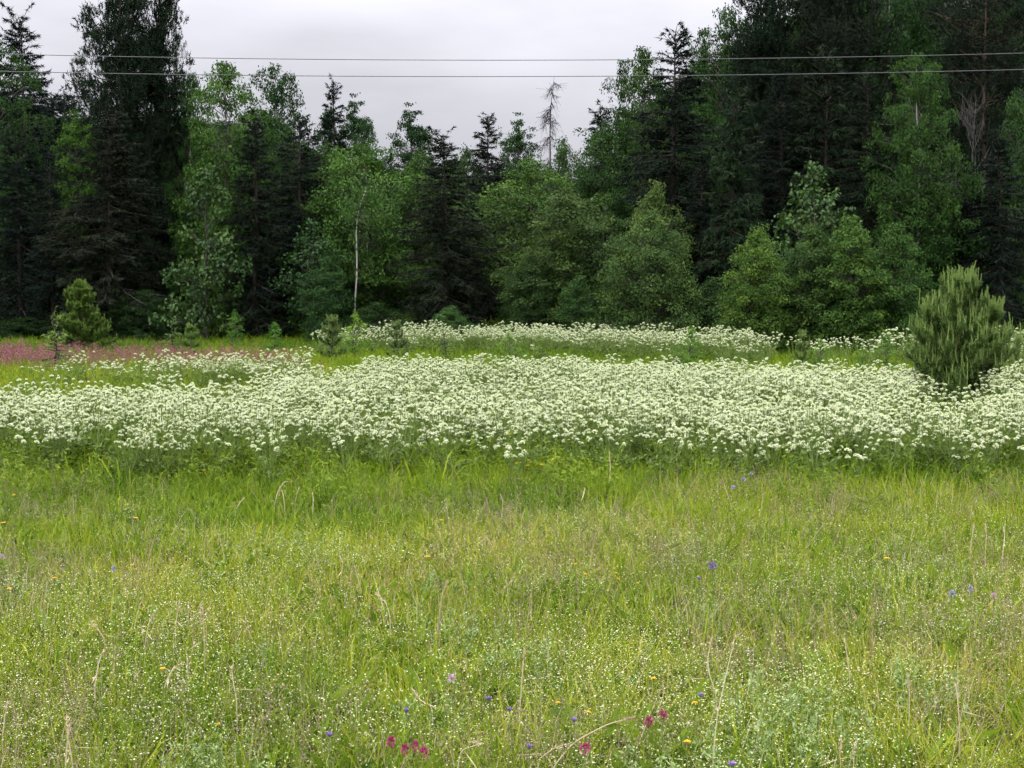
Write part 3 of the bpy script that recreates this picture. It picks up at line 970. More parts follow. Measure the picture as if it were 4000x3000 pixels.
# ------------------------------------------------------------------ overhead wires
def wire(ys, d, label):
    xs = np.array([-14000, -8000, -4000, -1500, 0, 1000, 2000, 3000, 4000, 5500, 8000, 12000, 18000], float)
    c = np.polyfit([0, 2000, 4000], ys, 2)
    fx = np.linspace(-26, 26, 60)
    pts = []
    for X in fx:
        px = 2000 + X / d * F
        yy = np.polyval(c, px)
        pts.append(at_y(2000, yy, d) + np.array([X, 0, 0]))
    b = MB()
    b.tube(pts, .0062, 6)
    m = bpy.data.materials.get('wire_metal') or bpy.data.materials.new('wire_metal')
    m.use_nodes = True
    pb = m.node_tree.nodes['Principled BSDF']
    pb.inputs['Base Color'].default_value = (.10, .10, .105, 1)
    pb.inputs['Metallic'].default_value = .2
    pb.inputs['Roughness'].default_value = .5
    o = mobj('power_line', b.mesh('power_line', [m], True))
    tag(o, label, 'power line', 'overhead wires across the meadow')


wire((210, 235, 207), 25, 'upper of the two thin grey overhead wires crossing the sky')
wire((278, 299, 271), 25, 'lower of the two thin grey overhead wires crossing the sky')


# ------------------------------------------------------------------ scatter (uncountable vegetation)
def scatter(name, pts, rotz, tilt, scl, idx, tint, protos, label, cat):
    n = len(pts)
    me = bpy.data.meshes.new(name)
    me.vertices.add(n)
    me.vertices.foreach_set('co', np.asarray(pts, np.float32).ravel())
    rot = np.stack([tilt[:, 0], tilt[:, 1], rotz], 1).astype(np.float32)
    a = me.attributes.new('rot', 'FLOAT_VECTOR', 'POINT')
    a.data.foreach_set('vector', rot.ravel())
    a = me.attributes.new('scl', 'FLOAT_VECTOR', 'POINT')
    a.data.foreach_set('vector', np.asarray(scl, np.float32).ravel())
    a = me.attributes.new('idx', 'INT', 'POINT')
    a.data.foreach_set('value', np.asarray(idx, np.int32))
    a = me.attributes.new('tint', 'FLOAT', 'POINT')
    a.data.foreach_set('value', np.asarray(tint, np.float32))
    o = mobj(name, me)
    g = bpy.data.node_groups.new(name, 'GeometryNodeTree')
    g.interface.new_socket('Geometry', in_out='INPUT', socket_type='NodeSocketGeometry')
    g.interface.new_socket('Geometry', in_out='OUTPUT', socket_type='NodeSocketGeometry')
    gi, go = nnew(g, 'NodeGroupInput'), nnew(g, 'NodeGroupOutput')
    nr = nnew(g, 'GeometryNodeInputNamedAttribute', data_type='FLOAT_VECTOR')
    nr.inputs['Name'].default_value = 'rot'
    nsc = nnew(g, 'GeometryNodeInputNamedAttribute', data_type='FLOAT_VECTOR')
    nsc.inputs['Name'].default_value = 'scl'
    ni = nnew(g, 'GeometryNodeInputNamedAttribute', data_type='INT')
    ni.inputs['Name'].default_value = 'idx'
    e2r = nnew(g, 'FunctionNodeEulerToRotation')
    g.links.new(nr.outputs['Attribute'], e2r.inputs[0])
    j = nnew(g, 'GeometryNodeJoinGeometry')
    for k, pm in enumerate(protos):
        po = bpy.data.objects.new(pm.name, pm)
        oi = nnew(g, 'GeometryNodeObjectInfo')
        oi.inputs['Object'].default_value = po
        oi.inputs['As Instance'].default_value = True
        cmp_ = nnew(g, 'FunctionNodeCompare', data_type='INT', operation='EQUAL')
        g.links.new(ni.outputs['Attribute'], cmp_.inputs[2])
        cmp_.inputs[3].default_value = k
        ip = nnew(g, 'GeometryNodeInstanceOnPoints')
        g.links.new(gi.outputs[0], ip.inputs['Points'])
        g.links.new(cmp_.outputs[0], ip.inputs['Selection'])
        g.links.new(oi.outputs['Geometry'], ip.inputs['Instance'])
        g.links.new(e2r.outputs[0], ip.inputs['Rotation'])
        g.links.new(nsc.outputs['Attribute'], ip.inputs['Scale'])
        g.links.new(ip.outputs[0], j.inputs[0])
    g.links.new(j.outputs[0], go.inputs[0])
    md = o.modifiers.new('scatter', 'NODES')
    md.node_group = g
    tag(o, label, cat, kind='stuff')
    return o


RNG = np.random.default_rng(2024)
HW = 0.50                       # half width of the planted wedge per metre of distance (frame is 0.364)


def rand_pts(y0, y1, per_m2, extra=1.0):
    area = HW * (y1 ** 2 - y0 ** 2) + 2 * extra * (y1 - y0)
    n = int(area * per_m2)
    Y = np.sqrt(RNG.random(n) * (y1 ** 2 - y0 ** 2) + y0 ** 2)
    X = (RNG.random(n) * 2 - 1) * (HW * Y + extra)
    return X, Y


def do_scatter(name, X, Y, scale, tint, protos, label, cat, tilt=.12, zs=None):
    n = len(X)
    pts = np.stack([X, Y, ground_z(X, Y) - .01], 1)
    s_ = np.broadcast_to(scale, (n,))
    zz = s_ if zs is None else s_ * zs
    scl = np.stack([s_, s_, zz], 1)
    return scatter(name, pts, RNG.random(n) * 6.283, RNG.normal(size=(n, 2)) * tilt, scl, RNG.integers(0, len(protos), n), tint, protos, label, cat)


# ---- meadow colours: 0 deep green ... 0.5 yellow green ... 1 dry straw
GR = [(0, (.055, .120, .012)), (.3, (.155, .255, .014)), (.55, (.31, .375, .022)), (.78, (.43, .40, .065)), (1, (.53, .45, .23))]
M_grass = leaf_mat('meadow_grass', GR, .32, .6, .12, tint=True, rscale=.55)
M_straw = leaf_mat('dry_straw', [(0, (.26, .19, .10)), (.5, (.46, .37, .22)), (1, (.66, .57, .38))], .2, .6, .2)
M_pan = leaf_mat('grass_panicles', [(0, (.16, .115, .075)), (.5, (.28, .215, .14)), (1, (.42, .36, .24))], .3, .7, .15)
M_white = leaf_mat('white_petals', [(0, (.46, .50, .18)), (.5, (.62, .64, .34)), (1, (.78, .79, .58))], .25, .6, .2)
M_herb = leaf_mat('meadow_herbs', [(0, (.06, .13, .012)), (.5, (.18, .27, .020)), (1, (.36, .42, .05))], .4, .55, .15, tint=True, rscale=.7)
M_grey = leaf_mat('grey_green_herbs', [(0, (.12, .20, .05)), (.5, (.22, .32, .10)), (1, (.36, .44, .20))], .25, .6, .2)
M_umb = leaf_mat('umbel_florets', [(0, (.52, .60, .28)), (.5, (.70, .76, .48)), (1, (.84, .87, .66))], .3, .65, .2)
M_stem = leaf_mat('umbel_stems', [(0, (.07, .13, .025)), (.5, (.15, .23, .045)), (1, (.25, .32, .08))], .25, .5, .3)
M_pink = leaf_mat('pink_petals', [(0, (.19, .065, .07)), (.5, (.28, .095, .12)), (1, (.38, .15, .19))], .3, .6, .2)
M_pstem = leaf_mat('reddish_stems', [(0, (.12, .12, .04)), (.5, (.20, .17, .07)), (1, (.26, .22, .10))], .2, .6, .2)


def grass_tuft(seed, n, rad, h0, h1, wd, lean=.35, curl=.5):
    rg = np.random.default_rng(seed)
    b = MB()
    a = rg.random(n) * 6.28
    rr = rad * np.sqrt(rg.random(n))
    P = np.stack([np.cos(a) * rr, np.sin(a) * rr, np.zeros(n)], 1)
    b.blades(P, a + rg.normal(size=n) * 1.0, rg.uniform(h0, h1, n), wd * rg.uniform(.6, 1.2, n), np.abs(rg.normal(size=n)) * lean,
             np.clip(np.abs(rg.normal(size=n)) * curl, 0, 1.2), rnd=np.clip(rg.normal(.5, .22, n), 0, 1), face=rg.random(n) * 6.28)
    return b.mesh('grass_tuft', [M_grass])


def panicle_tuft(seed, n=8, h0=.30, h1=.48, rad=.13):
    rg = np.random.default_rng(seed)
    b = MB()
    a = rg.random(n) * 6.28
    rr = rad * np.sqrt(rg.random(n))
    P = np.stack([np.cos(a) * rr, np.sin(a) * rr, np.zeros(n)], 1)
    tip = b.blades(P, a, rg.uniform(h0, h1, n), .0013, np.abs(rg.normal(size=n)) * .2, np.abs(rg.normal(size=n)) * .15, mat=1, rnd=rg.random(n))
    k = 34
    Q = np.repeat(tip, k, 0)
    t = rg.random((len(Q), 1))
    Q = Q + np.concatenate([rg.normal(size=(len(Q), 2)) * .022 * (.4 + t), -t * .16], 1)
    b.slivers(Q, rg.normal(size=Q.shape) + [0, 0, .8], .012, .004, rg, mat=0, rnd=rg.random(len(Q)))
    return b.mesh('panicle_tuft', [M_pan, M_straw])


def dotted_herb(seed, n=22, rad=.14, h0=.16, h1=.36, dots=5, ds=.0060, leafy=14):
    rg = np.random.default_rng(seed)
    b = MB()
    a = rg.random(n) * 6.28
    rr = rad * np.sqrt(rg.random(n))
    P = np.stack([np.cos(a) * rr, np.sin(a) * rr, np.zeros(n)], 1)
    H = rg.uniform(h0, h1, n)
    tip = b.blades(P, a, H, .0022, np.abs(rg.normal(size=n)) * .25, np.abs(rg.normal(size=n)) * .2, mat=1, rnd=rg.random(n))
    Q = np.repeat(tip, dots, 0) + rg.normal(size=(n * dots, 3)) * [.022, .022, .02]
    b.leaves(Q, rg.normal(size=Q.shape) * [1, 1, .35], np.array([[0, 0, 1.0]]) + rg.normal(size=Q.shape) * .35, ds * rg.uniform(.7, 1.3, len(Q)), ds * rg.uniform(.7, 1.3, len(Q)),
             mat=0, rnd=rg.random(len(Q)), fold=0)
    m = n * leafy
    ix = rg.integers(0, n, m)
    t = rg.uniform(.1, .95, (m, 1))
    Lp = P[ix] * (1 - t) + tip[ix] * t
    b.leaves(Lp, rg.normal(size=(m, 3)) + [0, 0, .3], rg.normal(size=(m, 3)) * .5 + [0, 0, 1], .022, .006, mat=1, rnd=np.clip(rg.normal(.5, .25, m), 0, 1))
    return b.mesh('dotted_herb', [M_white, M_herb])


def leafy_herb(seed, n=16, rad=.09, L=(.07, .14), W=.34, h=.16):
    rg = np.random.default_rng(seed)
    b = MB()
    a = rg.random(n) * 6.28
    z = rg.random(n) * h
    P = np.stack([np.cos(a) * rad * .3, np.sin(a) * rad * .3, z], 1)
    D = np.stack([np.cos(a), np.sin(a), rg.uniform(.3, 1.7, n)], 1)
    Ls = rg.uniform(*L, n)
    b.leaves(P, D, np.array([[0, 0, 1.0]]) + rg.normal(size=(n, 3)) * .4, Ls, Ls * W, rnd=np.clip(rg.normal(.55, .22, n), 0, 1), fold=.25)
    return b.mesh('leafy_herb', [M_herb])


def straw_tuft(seed, n=12, rad=.1, h0=.15, h1=.42, wd=.0036):
    rg = np.random.default_rng(seed)
    b = MB()
    a = rg.random(n) * 6.28
    rr = rad * np.sqrt(rg.random(n))
    P = np.stack([np.cos(a) * rr, np.sin(a) * rr, np.zeros(n)], 1)
    b.blades(P, a, rg.uniform(h0, h1, n), wd * rg.uniform(.6, 1.2, n), np.abs(rg.normal(size=n)) * .45, np.abs(rg.normal(size=n)) * .45,
             rnd=rg.random(n), face=rg.random(n) * 6.28)
    return b.mesh('straw_tuft', [M_straw])


def grey_herb(seed, n=9, rad=.09, h0=.25, h1=.42):
    rg = np.random.default_rng(seed)
    b = MB()
    a = rg.random(n) * 6.28
    rr = rad * np.sqrt(rg.random(n))
    P = np.stack([np.cos(a) * rr, np.sin(a) * rr, np.zeros(n)], 1)
    tip = b.blades(P, a, rg.uniform(h0, h1, n), .003, np.abs(rg.normal(size=n)) * .2, np.abs(rg.normal(size=n)) * .1, rnd=.5)
    m = n * 70
    ix = rg.integers(0, n, m)
    t = rg.uniform(.15, 1.02, (m, 1))
    Lp = P[ix] * (1 - t) + tip[ix] * t + rg.normal(size=(m, 3)) * .012
    b.leaves(Lp, rg.normal(size=(m, 3)) + [0, 0, .4], rg.normal(size=(m, 3)) + [0, 0, .6], .022, .008, rnd=np.clip(rg.normal(.5, .22, m) + (t[:, 0] - .6) * .4, 0, 1))
    return b.mesh('grey_herb', [M_grey])


def fern_foliage(seed, n=18, rad=.16, h0=.25, h1=.55, lf=34):
    """feathery leaves of the white umbel flowers"""
    rg = np.random.default_rng(seed)
    b = MB()
    a = rg.random(n) * 6.28
    rr = rad * np.sqrt(rg.random(n))
    P = np.stack([np.cos(a) * rr, np.sin(a) * rr, np.zeros(n)], 1)
    tip = b.blades(P, a, rg.uniform(h0, h1, n), .006, np.abs(rg.normal(size=n)) * .35, np.abs(rg.normal(size=n)) * .3, rnd=rg.random(n))
    m = n * lf
    ix = rg.integers(0, n, m)
    t = rg.uniform(.3, 1.0, (m, 1))
    Lp = P[ix] * (1 - t) + tip[ix] * t + rg.normal(size=(m, 3)) * .02
    b.leaves(Lp, rg.normal(size=(m, 3)) * [1, 1, .5] + [0, 0, .2], rg.normal(size=(m, 3)) * .4 + [0, 0, 1], .048, .015, rnd=np.clip(rg.normal(.5, .22, m), 0, 1))
    return b.mesh('fern_foliage', [M_herb])


PG = [grass_tuft(100 + i, 50, .11, .12, .34, .0060) for i in range(5)]
PGT = [grass_tuft(110 + i, 40, .11, .22, .46, .0060, .35, .5) for i in range(4)]
PGF = [grass_tuft(120 + i, 34, .20, .22, .52, .013, .3, .4) for i in range(4)]
PP = [panicle_tuft(130 + i) for i in range(4)]
PD = [dotted_herb(140 + i) for i in range(5)]
PL = [leafy_herb(150 + i) for i in range(5)] + [leafy_herb(156, 14, .08, (.09, .17), .22, .2)]
PS = [straw_tuft(160 + i) for i in range(4)]
PGH = [grey_herb(170 + i) for i in range(3)]
PF = [fern_foliage(180 + i) for i in range(4)]


def px_of(X, Y):
    return 2000 + X / Y * F


# ------------------------------------------------------------------ where the white flowers grow
def band_edges(px):
    near = np.interp(px, [-1500, 0, 350, 700, 1100, 1500, 2000, 2500, 3000, 3400, 3800, 4200, 5500],
                     [13.0, 12.6, 12.0, 11.3, 11.6, 12.0, 11.5, 11.4, 11.2, 11.5, 11.8, 11.8, 12.0])
    far = np.interp(px, [-1500, 0, 400, 700, 1000, 1100, 1400, 1700, 2300, 3000, 3400, 3800, 4300, 5500],
                    [16.6, 16.2, 15.9, 16.6, 16.8, 19.5, 21.6, 22.4, 22.2, 21.4, 21.0, 20.5, 21, 21])
    return near, far


def umbel_density(X, Y):
    px = px_of(X, Y)
    near, far = band_edges(px)
    nz = fbm(X, Y, 2.2, 33)
    t = np.clip((Y - near) / 2.2, 0, 1)
    dn = np.where((Y > near - .5) & (Y < far), .14 + .9 * t ** .7, 0.0)
    dn *= np.clip((far - Y) / 1.2, .15, 1)
    dn *= np.clip((nz - .22) * 4.2, .2, 1.15)

    def hole(cx, cy, wx, wy, amt):
        e = ((px - cx) / wx) ** 2 + ((Y - cy) / wy) ** 2
        return 1 - amt * np.exp(-e * 1.2)
    dn *= hole(1950, 18.6, 420, 1.6, .98)          # green patch
    dn *= hole(1450, 18.9, 260, 1.0, .7)
    dn *= hole(3480, 15.2, 180, 1.1, .8)            # brown patch left of the pine
    dn *= 1 - .97 * np.exp(-((((px - 3750) / 230) ** 2 + ((Y - 16.6) / 3.2) ** 2) ** 2))           # round the pine
    dn *= hole(3150, 15.6, 70, .8, .5)
    dn *= hole(2250, 11.3, 90, .5, .7)
    dn *= hole(1250, 11.5, 120, .5, .5)
    # thin fringe in front of the pink flowers on the left
    fr = np.exp(-((Y - 22.6) / 1.0) ** 2) * np.where((px > 230) & (px < 1200), .5, 0) * np.clip((px - 150) / 900, .25, 1)
    # scattered plants in the gap
    gp = np.where((px < 1100) & (Y > far) & (Y < 22), .008, 0)
    return np.maximum(dn, np.maximum(fr, gp))


def far_density(X, Y):
    px = px_of(X, Y)
    top = np.interp(px, [1200, 1500, 1900, 2300, 2800, 3100, 3500, 4200], [0, .6, 1, 1, .9, .5, .4, .5])
    c = np.interp(px, [1200, 2000, 2600, 3000, 3600, 4200], [37, 37, 34.5, 31.5, 29.5, 28])
    return np.exp(-((Y - c) / 2.1) ** 2) * top * np.clip((fbm(X, Y, 3, 44) - .2) * 4, .2, 1)


# ------------------------------------------------------------------ umbel plants
def umbel_mesh(seed, R_=.032, n=17, tone=.55):
    rg = np.random.default_rng(seed)
    b = MB()
    i = np.arange(n) + .5
    rr = R_ * np.sqrt(i / n)
    a = i * 2.39996 + rg.normal(size=n) * .15
    C = np.stack([np.cos(a) * rr, np.sin(a) * rr, .6 * R_ * (1 - (rr / R_) ** 2) + rg.normal(size=n) * .002], 1)
    O = np.zeros((n, 3)) + [0, 0, -.8 * R_]
    b.sticks(O, (O + C) / 2 + [0, 0, -.002], C, .0012, .0008, mat=1, rnd=.6)
    k = 6
    rad = R_ * .30 * rg.uniform(.8, 1.2, n)
    V = [C + np.array([[0, 0, .006]])]
    for j in range(k):
        th = j / k * 6.283 + a
        V.append(C + np.stack([np.cos(th) * rad, np.sin(th) * rad, -.001 + rg.normal(size=n) * .0025], 1))
    V = np.stack(V, 1).reshape(-1, 3)
    base = np.arange(n)[:, None] * (k + 1)
    Tt = np.concatenate([base + [0, 1 + j, 1 + (j + 1) % k] for j in range(k)], 1).reshape(-1, 3)
    b.add(V, Tt, 0, np.repeat(np.clip(rg.normal(tone, .2, n), 0, 1), k + 1))
    return b


def plant_layout(seed, h=.78, n=6, spread=.17):
    rg = np.random.default_rng(seed)
    heads = [np.array([rg.normal() * .02, rg.normal() * .02, h])]
    for k in range(n - 1):
        a = k * 2.4 + rg.normal() * .4
        rr = spread * rg.uniform(.45, 1.1)
        heads.append(np.array([math.cos(a) * rr, math.sin(a) * rr, h * rg.uniform(.80, 1.02)]))
    return np.array(heads), rg


def plant_stem(heads, rg, h):
    b = MB()
    b.tube([[0, 0, 0], [.006, 0, h * .35], [0, .004, h * .55], heads[0] - [0, 0, .022]], [.0055, .005, .0042, .0022], 5, rnd=.55)
    zs = h * rg.uniform(.35, .6, len(heads) - 1)
    A = np.stack([np.zeros(len(zs)), np.zeros(len(zs)), zs], 1)
    Cc = heads[1:] - [0, 0, .022]
    Bm = (A + Cc) / 2 + (Cc - A) * [.18, .18, 0] + [0, 0, -.02]
    b.sticks(A, Bm, Cc, .0032, .002, rnd=.6)
    return b


def plant_leaves(rg, h, n=7):
    b = MB()
    a = rg.random(n) * 6.28
    z = rg.uniform(.02, h * .55, n)
    P0 = np.stack([np.zeros(n), np.zeros(n), z], 1)
    L = rg.uniform(.12, .24, n)
    P1 = P0 + np.stack([np.cos(a) * L, np.sin(a) * L, L * .55], 1)
    b.sticks(P0, (P0 + P1) / 2 + [0, 0, .012], P1, .0025, .0015, rnd=.5)
    m = n * 26
    ix = rg.integers(0, n, m)
    t = rg.uniform(.3, 1.05, (m, 1))
    Lp = P0[ix] * (1 - t) + P1[ix] * t
    b.leaves(Lp, rg.normal(size=(m, 3)) * [1, 1, .4] + (P1 - P0)[ix] * 3, rg.normal(size=(m, 3)) * .35 + [0, 0, 1], .048, .018, rnd=np.clip(rg.normal(.45, .22, m), 0, 1))
    return b


UMB_B = [umbel_mesh(200 + i, .0178 + .0026 * (i % 3), 13 + i % 3 * 2, .34 + .11 * i) for i in range(4)]
UMB_M = [b.mesh('umbel', [M_umb, M_stem]) for b in UMB_B]
PLANTS = []          # countable plants: parts kept apart
JOINED = []          # the same plants joined, for the uncountable rest
for i in range(7):
    h = .62 + .06 * (i % 4)
    heads, rg = plant_layout(300 + i, h, 12 + i % 5)
    st = plant_stem(heads, rg, h)
    lv = plant_leaves(rg, h)
    rots = [(rg.normal() * .3, rg.normal() * .3, rg.random() * 6.28, rg.uniform(.6, 1.35)) for _ in heads]
    kinds = [int(rg.integers(0, 4)) for _ in heads]
    PLANTS.append((st.mesh('umbel_stem', [M_stem]), lv.mesh('umbel_foliage', [M_stem]), heads, rots, kinds))
    jb = MB()
    for src, mo in ((st, 1), (lv, 1)):
        for V, Tt, A_ in zip(src.V, src.T, src.A):
            pass
    V = np.concatenate(st.V)
    jb.add(V, np.concatenate(st.T), 1, np.concatenate(st.A))
    jb.add(np.concatenate(lv.V), np.concatenate(lv.T), 1, np.concatenate(lv.A))
    for hd, (rx, ry, rz, sc), kd in zip(heads, rots, kinds):
        ub = UMB_B[kd]
        V = np.concatenate(ub.V) * sc
        cx, sx, cy, sy, cz, sz = math.cos(rx), math.sin(rx), math.cos(ry), math.sin(ry), math.cos(rz), math.sin(rz)
        Rm = np.array([[cz, -sz, 0], [sz, cz, 0], [0, 0, 1]]) @ np.array([[cy, 0, sy], [0, 1, 0], [-sy, 0, cy]]) @ np.array([[1, 0, 0], [0, cx, -sx], [0, sx, cx]])
        V = V @ Rm.T + hd
        o0 = jb.n
        Mi = np.concatenate(ub.M)
        Tn = np.concatenate(ub.T)
        jb.V.append(V.astype(np.float32))
        jb.T.append(Tn + o0)
        jb.M.append(Mi)
        jb.A.append(np.concatenate(ub.A))
        jb.n += len(V)
    JOINED.append(jb.mesh('umbel_plant', [M_umb, M_stem]))

X, Y = rand_pts(8.8, 25.5, 38.0)
keep = RNG.random(len(X)) < umbel_density(X, Y)
X, Y = X[keep], Y[keep]
hs = RNG.uniform(.80, 1.06, len(X)) * (.78 + .22 * np.clip((Y - 9.5) / 2.2, 0, 1))
px = px_of(X, Y)
infr = (px > 10) & (px < 3990)
order = np.where(infr)[0]
order = order[np.argsort(Y[order])][:290]
near_set = np.zeros(len(X), bool)
near_set[order] = True


def umbel_plant(x, y, s_, rz, kind, label, group=None):
    st, lv, heads, rots, kinds = PLANTS[kind]
    root = empty('umbel_plant', (x, y, gz(x, y) - .01), rz, (s_ * .95, s_ * .95, s_), tuple(RNG.normal(size=2) * .06))
    tag(root, label, 'wildflower', group)
    mobj('stem', st, root)
    mobj('foliage', lv, root)
    for hd, (rx, ry, rzz, sc), kd in zip(heads, rots, kinds):
        u = mobj('umbel', UMB_M[kd], root)
        u.location = hd
        u.rotation_euler = (rx, ry, rzz)
        u.scale = (sc, sc, sc)
    return root


for i in order:
    umbel_plant(X[i], Y[i], hs[i], RNG.random() * 6.28, int(RNG.integers(0, 7)),
                'white umbel wildflower plant along the near edge of the white flower band', 'white umbel flowers along the near edge of the band')
for (x, y, lab) in ((105, 1443, 'leftmost lone pair of white umbel heads above the grass gap at left'),
                    (215, 1432, 'lone taller white umbel plant at the foot of the thin stemmed little spruce'),
                    (325, 1452, 'lone white umbel plant right of the foot of the thin stemmed little spruce')):
    p = at_z(x, y, .86)
    umbel_plant(p[0], p[1], 1.1, .4, 2, lab)

rest = ~near_set
Xr, Yr, hr = X[rest], Y[rest], hs[rest]
do_scatter('white_flower_mass', Xr, Yr, hr, np.zeros(len(Xr)), JOINED, 'dense band of white umbel flowers across the middle of the meadow', 'wildflowers', .07)
X, Y = rand_pts(25, 43, 12.0)
keep = RNG.random(len(X)) < far_density(X, Y)
X, Y = X[keep], Y[keep]
do_scatter('far_flower_strip', X, Y, RNG.uniform(.95, 1.35, len(X)), np.zeros(len(X)), JOINED, 'far strip of white umbel flowers along the dark forest edge', 'wildflowers', .07)


# ------------------------------------------------------------------ meadow vegetation
def tint_near(X, Y):
    px = px_of(X, Y)
    t = .30 + .42 * (fbm(X, Y, 1.5, 61) - .45) * 1.6 + .18 * (vnoise(X, Y, .35, 66) - .5)
    # lush green strip in front of the flower band, straw tint lower down
    t += np.interp(Y, [4, 5.2, 6.2, 7.2, 8.2, 9.2, 10.5], [.13, .17, .23, .20, .16, .10, .04])
    t += np.where((px < 1500) & (Y > 9), -.06, 0)
    return t


X, Y = rand_pts(3.0, 11.5, 105)
tn = tint_near(X, Y) + RNG.normal(size=len(X)) * .07
do_scatter('meadow_grass', X, Y, RNG.uniform(.65, 1.2, len(X)), tn, PG, 'short mixed green and yellow grass of the near meadow', 'grass', .15)
X, Y = rand_pts(6.8, 12.5, 26)
kp = RNG.random(len(X)) < np.interp(Y, [6.8, 8.2, 9.5, 12.5], [.1, .5, 1, 1]) * np.clip(fbm(X, Y, 1.6, 71) * 1.6, .2, 1)
X, Y = X[kp], Y[kp]
do_scatter('tall_green_grass', X, Y, RNG.uniform(.7, 1.1, len(X)), tint_near(X, Y) - .02, PGT, 'taller lush green grass in front of the white flowers', 'grass', .15)
X, Y = rand_pts(3.0, 11, 20)
kp = RNG.random(len(X)) < np.clip((fbm(X, Y, 1.3, 81) - .44) * 5, .04, 1) + .8 * np.exp(-(((px_of(X, Y) - 2300) / 500) ** 2 + ((Y - 8.3) / .6) ** 2))
X, Y = X[kp], Y[kp]
do_scatter('brown_panicle_grass', X, Y, RNG.uniform(.7, 1.15, len(X)), np.zeros(len(X)), PP, 'airy brownish seeding grass heads over the near meadow', 'grass', .12)
X, Y = rand_pts(3.0, 9.8, 80)
kp = RNG.random(len(X)) < np.clip((fbm(X, Y, .8, 91) - .36) * 4.2, .06, 1) * np.interp(Y, [3, 7.4, 8.8, 9.8], [1, 1, .6, .15])
X, Y = X[kp], Y[kp]
do_scatter('tiny_white_flowers', X, Y, RNG.uniform(.7, 1.2, len(X)), tint_near(X, Y), PD, 'countless tiny white flower dots through the near meadow', 'wildflowers', .12)
X, Y = rand_pts(3.0, 11, 75)
kp = RNG.random(len(X)) < np.clip((fbm(X, Y, .9, 101) - .30) * 3.5, .1, 1)
X, Y = X[kp], Y[kp]
do_scatter('leafy_meadow_herbs', X, Y, RNG.uniform(.7, 1.35, len(X)), .30 + .3 * (fbm(X, Y, 1.2, 103) - .3), PL, 'broad green herb leaves between the near grasses', 'herbs', .2)
X, Y = rand_pts(3.0, 11, 56)
kp = RNG.random(len(X)) < np.clip((fbm(X, Y, 1.0, 111) - .30) * 4, .10, 1) * np.interp(Y, [3, 7.5, 9, 11], [1, 1, .5, .3])
X, Y = X[kp], Y[kp]
do_scatter('dry_straw_grass', X, Y, RNG.uniform(.6, 1.1, len(X)), np.zeros(len(X)), PS, 'dry straw coloured blades among the near grass', 'grass', .2)
# grey green herbs, mostly low right
X, Y = rand_pts(3.0, 9, 40)
px = px_of(X, Y)
dn = .6 * np.exp(-(((px - 3000) / 420) ** 2 + ((Y - 4.7) / .55) ** 2)) + .3 * np.exp(-(((px - 1850) / 260) ** 2 + ((Y - 5.7) / .35) ** 2)) \
    + .25 * np.exp(-(((px - 1100) / 160) ** 2 + ((Y - 8.0) / .4) ** 2)) + .2 * np.exp(-(((px - 800) / 200) ** 2 + ((Y - 4.6) / .3) ** 2)) + .015
kp = RNG.random(len(X)) < dn
X, Y = X[kp], Y[kp]
do_scatter('grey_green_herbs', X, Y, RNG.uniform(.7, 1.15, len(X)), np.zeros(len(X)), PGH, 'grey green feathery herbs in patches low in the meadow', 'herbs', .12)

# under and behind the white flowers
X, Y = rand_pts(9.5, 26, 15)
kp = RNG.random(len(X)) < np.clip(umbel_density(X, Y) * 1.6, .10, 1)
X, Y = X[kp], Y[kp]
do_scatter('umbel_undergrowth', X, Y, RNG.uniform(.75, 1.15, len(X)), .42 + .35 * (fbm(X, Y, 2.0, 121) - .5), PF, 'feathery green leaves under the white flower band', 'herbs', .12)
X, Y = rand_pts(11, 30, 15)
px = px_of(X, Y)
tn = .34 + .5 * (fbm(X, Y, 2.6, 131) - .5) + np.where((px < 1300) & (Y > 16), .06, 0) + RNG.normal(size=len(X)) * .06
do_scatter('middle_meadow_grass', X, Y, RNG.uniform(.7, 1.05, len(X)), tn, PGF, 'green grass between the white flower patches', 'grass', .15)
X, Y = rand_pts(29, 50, 11)
tn = .24 + .45 * (fbm(X, Y, 4.0, 141) - .5) + RNG.normal(size=len(X)) * .06 + np.interp(Y, [29, 33, 40], [.06, .0, -.06])
do_scatter('far_meadow_grass', X, Y, RNG.uniform(.8, 1.25, len(X)), tn, PGF, 'green grass strip in front of the dark forest edge', 'grass', .12)


# pink flower patch on the far left
def pink_tuft(seed, n=11, rad=.2):
    rg = np.random.default_rng(seed)
    b = MB()
    a = rg.random(n) * 6.28
    rr = rad * np.sqrt(rg.random(n))
    P = np.stack([np.cos(a) * rr, np.sin(a) * rr, np.zeros(n)], 1)
    tip = b.blades(P, a, rg.uniform(.38, .62, n), .006, np.abs(rg.normal(size=n)) * .15, np.abs(rg.normal(size=n)) * .1, mat=1, rnd=rg.random(n))
    Q = np.repeat(tip, 9, 0) + rg.normal(size=(n * 9, 3)) * [.022, .022, .045] - [0, 0, .04]
    b.leaves(Q, rg.normal(size=Q.shape), rg.normal(size=Q.shape) + [0, 0, .6], .026, .022, rnd=rg.random(len(Q)))
    return b.mesh('pink_tuft', [M_pink, M_pstem])


